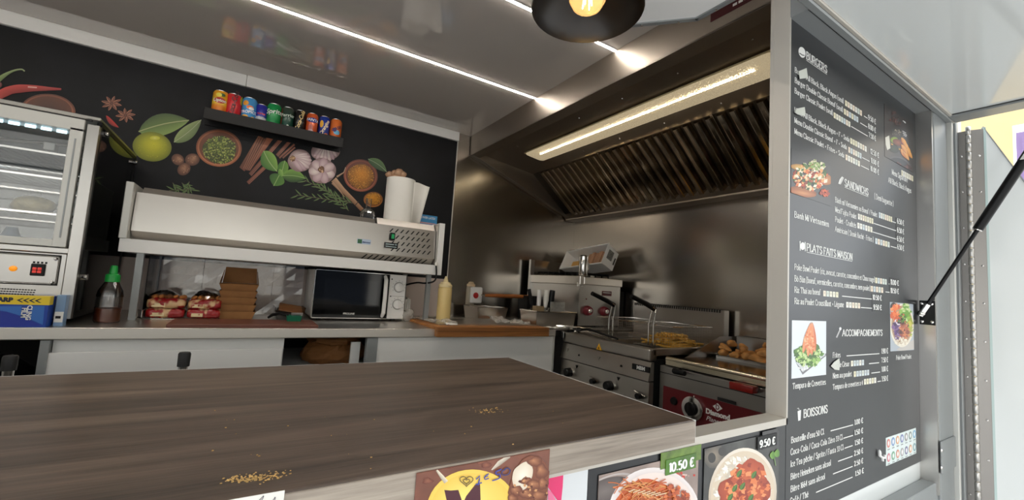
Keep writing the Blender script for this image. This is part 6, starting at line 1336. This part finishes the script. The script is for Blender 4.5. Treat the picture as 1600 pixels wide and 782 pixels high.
for k, (px_, py_) in enumerate(((919, 486), (945, 487))):
    q = V(px_, py_, Y=sy0)
    kn_ = part('knob', G().lathe([(.03, 0), (.03, .012), (.024, .03), (.022, .032)], (q.x, sy0+.012, q.z), 24, Matrix.Rotation(pi/2, 3, 'X')), M_['red_knob'], sv, True, label='red control knob')
    part('knob_cap', G().lathe([(.014, .032), (.012, .036)], (q.x, sy0+.012, q.z), 18, Matrix.Rotation(pi/2, 3, 'X')), M_['chrome'], kn_, True)
    part('pilot', G().blob((q.x-.01, sy0+.01, q.z+.07), (.005, .004, .005), 0, sub=1), M_['red_knob'], sv)
q = V(950, 459, Y=sy0); nb = part('name_plate', G().box(q.x-.04, q.x+.04, sy0+.009, sy0+.012, q.z-.016, q.z+.014), mat('dark_red_plate', rgb(96, 22, 30), .35), sv)
part('plate_line', G().box(q.x-.035, q.x+.035, sy0+.0085, sy0+.0092, q.z+.001, q.z+.006), M_['white_ink'], nb)
q = V(908, 445, Y=sy0); ce = part('rating_label', G().box(q.x-.022, q.x+.026, sy0+.0105, sy0+.012, q.z-.012, q.z+.012), M_['paper'], sv); btext('lettering', 'CE', .018, facing(q.x, sy0+.0103, q.z), M_['black'], ce, off=.0006)
for cx, cy in ((1.875, 2.12), (1.875, 2.36)):
    b_ = part('burner', G().lathe([(.05, 0), (.05, .012), (.03, .02), (.03, .026), (.005, .028)], (cx, cy, szt-.02), 24), M_['dark'], sv, True)
    for s_ in (-.09, -.03, .03, .09): part('pan_support', G().tube([(cx-.13, cy+s_, szt-.018), (cx-.13, cy+s_, szt+.02), (cx-.06, cy+s_*.6, szt+.022), (cx+.06, cy+s_*.6, szt+.022), (cx+.13, cy+s_, szt+.02), (cx+.13, cy+s_, szt-.018)], .006, 6), M_['black'], sv)
# white crate with sachets, tilted on the pan support
bk = thing('white_crate', 'white plastic crate tipped on the stove holding sachets', 'crate')
c0 = V(880, 415, Y=2.22); c1 = V(949, 384, Y=2.22)
Mk = Matrix.Translation((1.985, 2.2, .208)) @ Matrix.Rotation(radians(-5), 4, 'X') @ Matrix.Rotation(radians(-62), 4, 'Y') @ Matrix.Rotation(radians(-90), 4, 'Z')
def tubM(x0, x1, y0, y1, z0, z1, fl, th):
    g = opentub(G(), x0, x1, y0, y1, z0, z1, fl, th); bmesh.ops.transform(g.bm, matrix=Mk, verts=g.bm.verts); return g
part('crate', tubM(-.205, .20, -.066, .066, -.055, .055, .008, .004), M_['white'], bk)
g = G().tube([(-.213, -.074, .055), (.208, -.074, .055), (.208, .074, .055), (-.213, .074, .055)], .006, 6, True); bmesh.ops.transform(g.bm, matrix=Mk, verts=g.bm.verts); part('rim', g, M_['white'], bk)
g = G().box(.2055, .2085, -.02, .045, -.012, .034); bmesh.ops.transform(g.bm, matrix=Mk, verts=g.bm.verts); part('label', g, mat('grey_crate_label', rgb(120, 118, 112), .5, vary=.4, vscale=80), bk)
g = G().box(.204, .2065, -.03, .02, -.042, -.034); bmesh.ops.transform(g.bm, matrix=Mk, verts=g.bm.verts); part('handle_slot', g, M_['dark'], bk)
for k in range(5):
    g = G().box(.02+k*.034, .048+k*.034, -.058, .035+.006*(k % 2), -.048, .032+.004*(k % 2), .003); bmesh.ops.transform(g.bm, matrix=Mk, verts=g.bm.verts)
    tag(part('sachet', g, mat('brown_sachet_%d' % k, rgb(176, 134, 104), .45, vary=.15)), 'brown paper sachet standing in the tipped white crate', 'sachet', 'sachets in the white crate')
g = G().box(-.18, -.05, -.06, .02, -.045, .0, .004); bmesh.ops.transform(g.bm, matrix=Mk, verts=g.bm.verts); tag(part('yellow_packet', g, mat('yellow_packet_print', rgb(206, 160, 86), .5)), 'yellow packet lying in the tipped white crate', 'packet')
ss = thing('steel_shaker', 'tall polished steel shaker on the stove rim', 'shaker')
q = V(911, 428, Y=2.0)
part('body', G().lathe([(.026, 0), (.028, .004), (.028, .10), (.026, .106)], (q.x, 2.0, szt), 24), M_['chrome'], ss, True); part('lid', G().lathe([(.0295, .10), (.0295, .122), (.02, .130), (.003, .131)], (q.x, 2.0, szt), 24), M_['chrome'], ss, True)
part('grip', G().tube([(q.x+.027, 2.0, szt+.03), (q.x+.04, 2.0, szt+.045), (q.x+.04, 2.0, szt+.085), (q.x+.027, 2.0, szt+.1)], .004, 8), M_['chrome'], ss, True)

# ================================================================== FRYER
fy = thing('double_fryer', 'stainless twin tank fryer with black knobs against the end wall', 'fryer')
FX, FX1, FY0, FY1, FT = 1.50, 2.10, 1.25, 1.845, -.228
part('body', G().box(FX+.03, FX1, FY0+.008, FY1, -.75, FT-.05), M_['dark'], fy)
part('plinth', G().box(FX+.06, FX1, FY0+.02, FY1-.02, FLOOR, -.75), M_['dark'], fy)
FS = steel('fryer_steel', col=(.46, .43, .39, 1), rough=.34, stretch=(40, 1, 40))
part('top_rim', G().box(FX, FX+.05, FY0, FY1, -.281, FT, .008, seg=2), FS, fy)
part('top_rim', G().box(FX, FX1, FY1-.03, FY1, -.26, FT, .003), FS, fy); part('top_rim', G().box(FX+.02, FX1, FY0, FY0+.02, -.26, FT, .003), FS, fy); part('top_rim', G().box(FX+.02, FX1-.1, (FY0+FY1)/2-.015, (FY0+FY1)/2+.015, -.26, FT), FS, fy)
part('top_rim', G().box(FX1-.12, FX1, FY0, FY1, -.26, FT-.003), FS, fy)
part('oil', G().box(FX+.05, FX1-.12, FY0+.02, FY1-.03, FT-.05, FT-.035), mat('dark_frying_oil', rgb(30, 20, 10), .08), fy)
part('upper_fascia', G().prism([(FX-.004, FY0, -.365), (FX+.012, FY0, -.286), (FX+.03, FY0, -.286), (FX+.03, FY0, -.365)], (0, 0, 0), (0, FY1-FY0+.004, 0)), FS, fy)
part('lower_fascia', G().prism([(FX-.008, FY0, -.60), (FX+.004, FY0, -.371), (FX+.03, FY0, -.371), (FX+.03, FY0, -.60)], (0, 0, 0), (0, FY1-FY0, 0)), FS, fy)
part('lower_door', G().box(FX+.004, FX+.03, FY0, FY1, FLOOR+.1, -.606), FS, fy)
part('back_flue', G().box(FX1-.045, FX1, FY0+.01, FY1, FT-.02, -.05, .003), FS, fy)
g = G()
for k in range(40): y = FY0+.03+k*.0142; g.box(FX1-.047, FX1-.005, y, y+.007, -.064, -.0485)
part('flue_slots', g, M_['dark'], fy)['kind'] = 'stuff'
mb_ = V(1001, 576, X=FX-.002); pl_ = part('logo_plate', G().box(FX-.001, FX+.006, mb_.y-.045, mb_.y+.05, mb_.z-.012, mb_.z+.012), M_['black'], fy)
btext('lettering', 'MBM', .022, facing(FX-.0015, mb_.y, mb_.z, '-x'), M_['white_ink'], pl_, off=.0008)
for px_, py_, r_ in ((891, 582, 1.0), (954, 603, 1.0)):
    q = V(px_, py_, X=FX); k_ = part('knob', G().lathe([(.021, 0), (.023, .004), (.021, .026), (.017, .03)], (FX-.004, q.y, q.z), 20, Matrix.Rotation(-pi/2, 3, 'Y')), M_['black'], fy, True); part('knob_collar', G().lathe([(.0235, 0), (.0235, .008)], (FX+.002, q.y-.004, q.z), 20, Matrix.Rotation(-pi/2, 3, 'Y')), M_['chrome'], k_, True)
for px_, py_ in ((929, 596), (1001, 619)):
    q = V(px_, py_, X=FX); part('tap', G().lathe([(.012, 0), (.014, .006), (.012, .022)], (FX-.003, q.y, q.z), 16, Matrix.Rotation(-pi/2, 3, 'Y')), M_['black'], fy, True); part('tap_pin', G().cyl((FX-.006, q.y-.03, q.z+.004), (FX-.006, q.y+.03, q.z+.016), .003, seg=8), M_['chrome'], fy)
for px_, py_ in ((904, 556), (970, 573)): q = V(px_, py_, X=FX); part('sight_hole', G().lathe([(.007, 0), (.007, .002)], (FX+.004, q.y, q.z), 14, Matrix.Rotation(-pi/2, 3, 'Y')), M_['dark'], fy)
for px_, py_ in ((901, 573), (966, 592)): q = V(px_, py_, X=FX); part('pointer_mark', G().prism([(FX-.0015, q.y-.008, q.z+.006), (FX-.0015, q.y+.008, q.z+.006), (FX-.0015, q.y, q.z-.009)], (0, 0, 0), (.006, 0, 0)), M_['black'], fy)
for px_, py_ in ((886, 547), (935, 560)): q = V(px_, py_, X=FX); part('pale_mark', G().prism([(FX, q.y-.008, q.z+.006), (FX, q.y+.008, q.z+.006), (FX, q.y, q.z-.009)], (0, 0, 0), (.008, 0, 0)), mat('pale_mark', rgb(150, 145, 135), .4), fy)
q = V(936, 543, X=FX); ws = part('warning_sticker', G().prism([(FX-.001, q.y+.018, q.z-.013), (FX-.001, q.y-.018, q.z-.013), (FX-.001, q.y, q.z+.019)], (0, 0, 0), (.002, 0, 0)), mat('warning_yellow', rgb(236, 176, 30), .4), fy, label='yellow warning triangle')
part('warning_flame', G().prism([(FX-.0014, q.y+.005, q.z-.008), (FX-.0014, q.y-.005, q.z-.008), (FX-.0014, q.y, q.z+.006)], (0, 0, 0), (.0006, 0, 0)), M_['black'], ws)
part('rear_bracket', G().box(FX-.002, FX+.02, FY1-.012, FY1+.014, -.262, FT+.002, .002), M_['steel'], fy)
# wire baskets
wire_m = mat('basket_wire', (.5, .47, .42, 1), .3, 1)
def basket(lab, yc, x0=1.675, x1=1.975, w=.118, z0=FT-.018, z1=FT+.092):
    t = thing('fry_basket', lab, 'fryer basket')
    g = G(); y0_, y1_ = yc-w, yc+w
    for z in (z0, z1): g.tube([(x0, y0_, z), (x1, y0_, z), (x1, y1_, z), (x0, y1_, z)], .003, 6, True)
    part('frame', g, M_['chrome'], t)
    g = G(); st = .0125; n = int((x1-x0)/st)
    def wire(a_, b_):
        a_ = Vector(a_); b_ = Vector(b_); d_ = (b_-a_).normalized(); u = d_.orthogonal().normalized()*.0006; v = d_.cross(u.normalized())*.0006
        g.rings([[a_+u, a_+v, a_-u, a_-v], [b_+u, b_+v, b_-u, b_-v]], False, False)
    for i in range(n+1):
        x = x0+i*(x1-x0)/n; wire((x, y0_, z1), (x, y0_, z0)); wire((x, y0_, z0), (x, y1_, z0)); wire((x, y1_, z0), (x, y1_, z1))
    m_ = int(2*w/st)
    for i in range(m_+1):
        y = y0_+i*(2*w)/m_; wire((x0, y, z1), (x0, y, z0)); wire((x0, y, z0), (x1, y, z0)); wire((x1, y, z0), (x1, y, z1))
    for i in range(1, 8):
        z = z0+i*(z1-z0)/8
        for a_, b_ in (((x0, y0_, z), (x1, y0_, z)), ((x0, y1_, z), (x1, y1_, z)), ((x0, y0_, z), (x0, y1_, z)), ((x1, y0_, z), (x1, y1_, z))): wire(a_, b_)
    part('mesh', g, wire_m, t)['kind'] = 'stuff'
    h = -.064
    part('handle_rods', G().tube([(x0-.004, yc+.014, z0+.01), (x0-.004, yc+.014, z1), (x0+.012, yc+.012, h), (x0-.01, yc+.010, h+.01)], .004, 8).tube([(x0-.004, yc-.014, z0+.01), (x0-.004, yc-.014, z1), (x0+.012, yc-.012, h), (x0-.01, yc-.010, h+.01)], .004, 8), M_['chrome'], t, True)
    part('grip', G().tube([(x0+.014, yc, h), (x0-.04, yc, h+.022), (x0-.145, yc+.004, h+.056)], [.012, .0125, .011], 10), M_['black'], t, True)
    return t
basket('empty wire fryer basket with black handle next to the stove', 1.655)
basket('wire fryer basket full of chips with black handle', 1.39)
# french fries: one object each
rnd = random.Random(12); fmesh = []
for L_ in (.055, .07, .085):
    g = G().box(-L_/2, L_/2, -.0038, .0038, -.0038, .0038, .001); me = bpy.data.meshes.new('french_fry'); g.bm.to_mesh(me); g.bm.free(); me.materials.append(M_['fry']); fmesh.append(me)
for i in range(200):
    lay = i//40; u, v = rnd.uniform(-1, 1), rnd.uniform(-1, 1); s_ = 1-.14*lay
    o = bpy.data.objects.new('french_fry', rnd.choice(fmesh)); COL.objects.link(o); TOPS.append(o)
    x = 1.815+u*.12*s_; y = 1.385+v*.092*s_
    z = FT-.008+lay*.0115+rnd.uniform(0, .004)
    o.matrix_basis = Matrix.Translation((x, y, z)) @ Matrix.Rotation(rnd.uniform(-.9, .9)+(pi/2 if rnd.random() < .25 else 0), 4, 'Z') @ Matrix.Rotation(rnd.uniform(-.16, .16), 4, 'Y') @ Matrix.Rotation(rnd.uniform(0, 1.5), 4, 'X')
    tag(o, 'golden french fry in the wire fryer basket', 'french fry', 'french fries in the basket')
# tongs and paper at the fryer corner
tg = thing('steel_tongs', 'steel and black tongs lying across the fryer rim', 'tongs')
part('arm', G().tube([(1.55, 1.80, FT+.006), (1.545, 1.70, FT+.018), (1.53, 1.58, FT+.012), (1.52, 1.50, FT+.007)], [.006, .006, .005, .004], 8), M_['chrome'], tg, True)
part('arm', G().tube([(1.552, 1.79, FT+.02), (1.56, 1.70, FT+.03), (1.56, 1.58, FT+.018), (1.555, 1.49, FT+.008)], [.006, .006, .005, .004], 8), M_['black'], tg, True)
part('pivot', G().blob((1.552, 1.765, FT+.018), (.02, .02, .016), .1, 2), M_['black'], tg, True)
sp_ = thing('steel_spatula', 'flat steel spatula handle across the worktop corner', 'spatula')
part('handle', G().tube([(1.50, 1.905, WT+.012), (1.58, 1.84, FT+.022), (1.66, 1.80, FT+.016)], [.009, .011, .010], 8), M_['chrome'], sp_, True)
sheet('paper_scrap', 'white paper corner hanging at the worktop end beside the fryer', 'paper scrap', [(1.44, 1.86, WT+.003), (1.53, 1.88, WT+.003), (1.52, 1.90, WT+.006), (1.43, 1.93, WT+.004)], M_['paper'], .003, 8)

# ================================================================== GRIDDLE
gr = thing('griddle', 'gas griddle with red control panel beside the hatch', 'griddle')
GX, GX1, GY0, GY1, GT = 1.55, 2.12, .56, 1.235, -.268
GS = steel('griddle_steel', col=(.44, .42, .39, 1), rough=.32, stretch=(40, 1, 40))
part('body', G().box(GX, GX1, GY0, GY1, -.62, -.294, .002), GS, gr)
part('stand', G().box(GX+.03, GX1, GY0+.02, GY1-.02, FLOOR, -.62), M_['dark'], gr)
part('plate', G().box(GX+.02, GX1-.03, GY0+.005, GY1-.005, -.294, GT, .002), mat('black_griddle_plate', (.10, .095, .085, 1), .12, 1), gr)
part('front_edge', G().tube([(GX+.006, GY0, GT+.006), (GX+.006, GY1-.03, GT+.006)], .010, 12).box(GX-.002, GX+.004, GY0, GY1-.03, GT-.018, GT+.006), M_['brass'], gr, True)
part('splash_back', G().box(GX1-.03, GX1-.02, GY0, GY1-.02, GT, -.17, .002), GS, gr)
part('splash_side', G().prism([(GX+.16, GY1-.008, GT), (GX1-.02, GY1-.008, GT), (GX1-.02, GY1-.008, -.175), (GX+.42, GY1-.008, -.175)], (0, 0, 0), (0, .004, 0)), GS, gr)
part('front_gap', G().box(GX-.002, GX, GY0, GY1, -.324, -.321), M_['dark'], gr)
za_ = V(1036, 602.5, X=GX).z
rp = part('control_panel', G().box(GX-.003, GX, GY0, V(1037, 610, X=GX).y, -.56, za_), M_['red'], gr, label='dark red control panel')
q = V(1057, 580, X=GX-.02); part('side_lever', G().tube([(GX, q.y, q.z), (GX-.03, q.y, q.z), (GX-.035, q.y-.05, q.z)], [.011, .013, .010], 10), M_['black'], gr, True)
q0 = V(1142, 603, X=GX-.03); q1 = V(1180, 608, X=GX-.03); dh = part('drawer_handle', G().box(GX-.045, GX-.006, q1.y, q0.y, (q0.z+q1.z)/2-.014, (q0.z+q1.z)/2+.012, .005, seg=2), mat('glossy_red_handle', rgb(130, 30, 24), .2), gr, True)
part('handle_stem', G().box(GX-.01, GX, q1.y+.02, q0.y-.02, q0.z-.008, q0.z+.006), M_['chrome'], dh)
q0 = V(1122, 621, X=GX); q1 = V(1151, 632, X=GX); part('vent_slot', G().box(GX-.004, GX-.0028, q1.y, q0.y, q1.z-.004, q1.z+.008), M_['dark'], rp)
q = V(1082, 639, X=GX-.01); R90 = Matrix.Rotation(-pi/2, 3, 'Y')
part('dial_ring', G().lathe([(.046, 0), (.046, .012), (.033, .014)], (GX-.003, q.y, q.z), 32, R90), M_['chrome'], rp, True)
part('dial', G().lathe([(.027, .012), (.025, .024), (.022, .026)], (GX-.003, q.y, q.z), 28, R90), M_['black'], rp, True); part('dial_grip', G().box(GX-.034, GX-.026, q.y-.006, q.y+.006, q.z-.026, q.z+.026, .002), M_['black'], rp)
q2 = V(1054, 627, X=GX); part('igniter', G().lathe([(.017, 0), (.014, .008)], (GX-.003, q2.y, q2.z), 18, R90), M_['black'], rp, True)
q2 = V(1085, 620, X=GX); part('dial_mark', G().box(GX-.0036, GX-.003, q2.y-.002, q2.y+.002, q2.z-.003, q2.z+.003), M_['white_ink'], rp)
q = V(1122, 648, X=GX); btext('lettering', 'Diamond', .026, facing(GX-.0036, q.y, q.z, '-x'), M_['white_ink'], rp, off=.0012)
q = V(1122, 637, X=GX); s_ = .019
lgp = part('diamond_logo', G().prism([(GX-.0034, q.y+s_, q.z), (GX-.0034, q.y, q.z+s_*.8), (GX-.0034, q.y-s_, q.z), (GX-.0034, q.y, q.z-s_*.8)], (0, 0, 0), (.0004, 0, 0)), M_['white_ink'], rp); btext('lettering', 'D', .026, facing(GX-.0042, q.y, q.z, '-x'), M_['red'], lgp, off=.0004, sx=.8)
q = V(1115, 657, X=GX); btext('lettering', 'Planet', .024, facing(GX-.0036, q.y, q.z, '-x'), M_['white_ink'], rp, shear=.35)
# fried pieces on a small rack at the back
rk = thing('draining_rack', 'low wire rack holding fried chicken on the griddle', 'rack')
g = G().box(1.90, 2.075, .78, 1.20, GT+.010, GT+.013).box(1.90, 1.903, .78, 1.20, GT, GT+.012).box(2.07, 2.075, .78, 1.20, GT, GT+.012); part('tray', g, M_['steel'], rk)
part('handle', G().tube([(1.92, 1.20, GT+.012), (1.92, 1.222, GT+.013), (1.95, 1.222, GT+.013), (1.95, 1.20, GT+.012)], .003, 6), M_['chrome'], rk)
rnd = random.Random(31); n = 0
for lay, cnt in ((0, 22), (1, 13), (2, 4)):
    for k in range(cnt):
        y = .80+(k+.5)/cnt*.385; x = 1.93+(k % 3)*.045+rnd.uniform(-.012, .012); L_ = rnd.uniform(.022, .036); r_ = rnd.uniform(.013, .018)
        Mr = (Matrix.Rotation(rnd.uniform(0, pi), 4, 'Z') @ Matrix.Rotation(rnd.uniform(-.2, .2), 4, 'Y')).to_3x3()
        tag(part('fried_chicken_piece', G().blob((x, y, GT+.013+r_*.9+lay*.024), (L_, r_, r_), .22, 40+n, 3, Mr), M_['crisp'], None, True), 'golden fried chicken piece on the griddle rack', 'fried chicken', 'fried chicken pieces on the rack'); n += 1

# ================================================================== FINISH: origins at the base, lift to the floor
bpy.context.view_layer.update()
def tree(o):
    out = [o]
    for c in o.children: out += tree(c)
    return out
for o in TOPS:
    lo = Vector((1e9,)*3); hi = Vector((-1e9,)*3)
    for q in tree(o):
        if q.type == 'MESH':
            for cn in q.bound_box:
                w = q.matrix_world @ Vector(cn); lo = Vector(map(min, lo, w)); hi = Vector(map(max, hi, w))
    b = Vector(((lo.x+hi.x)/2, (lo.y+hi.y)/2, lo.z))
    if o.type == 'MESH':
        if o.data.users == 1 and o.matrix_basis == Matrix.Identity(4):
            o.data.transform(Matrix.Translation(-b)); o.location = b
            for c in o.children: c.location -= b
    else:
        o.location = b
        for c in o.children: c.location -= b
    o.location.z -= FLOOR
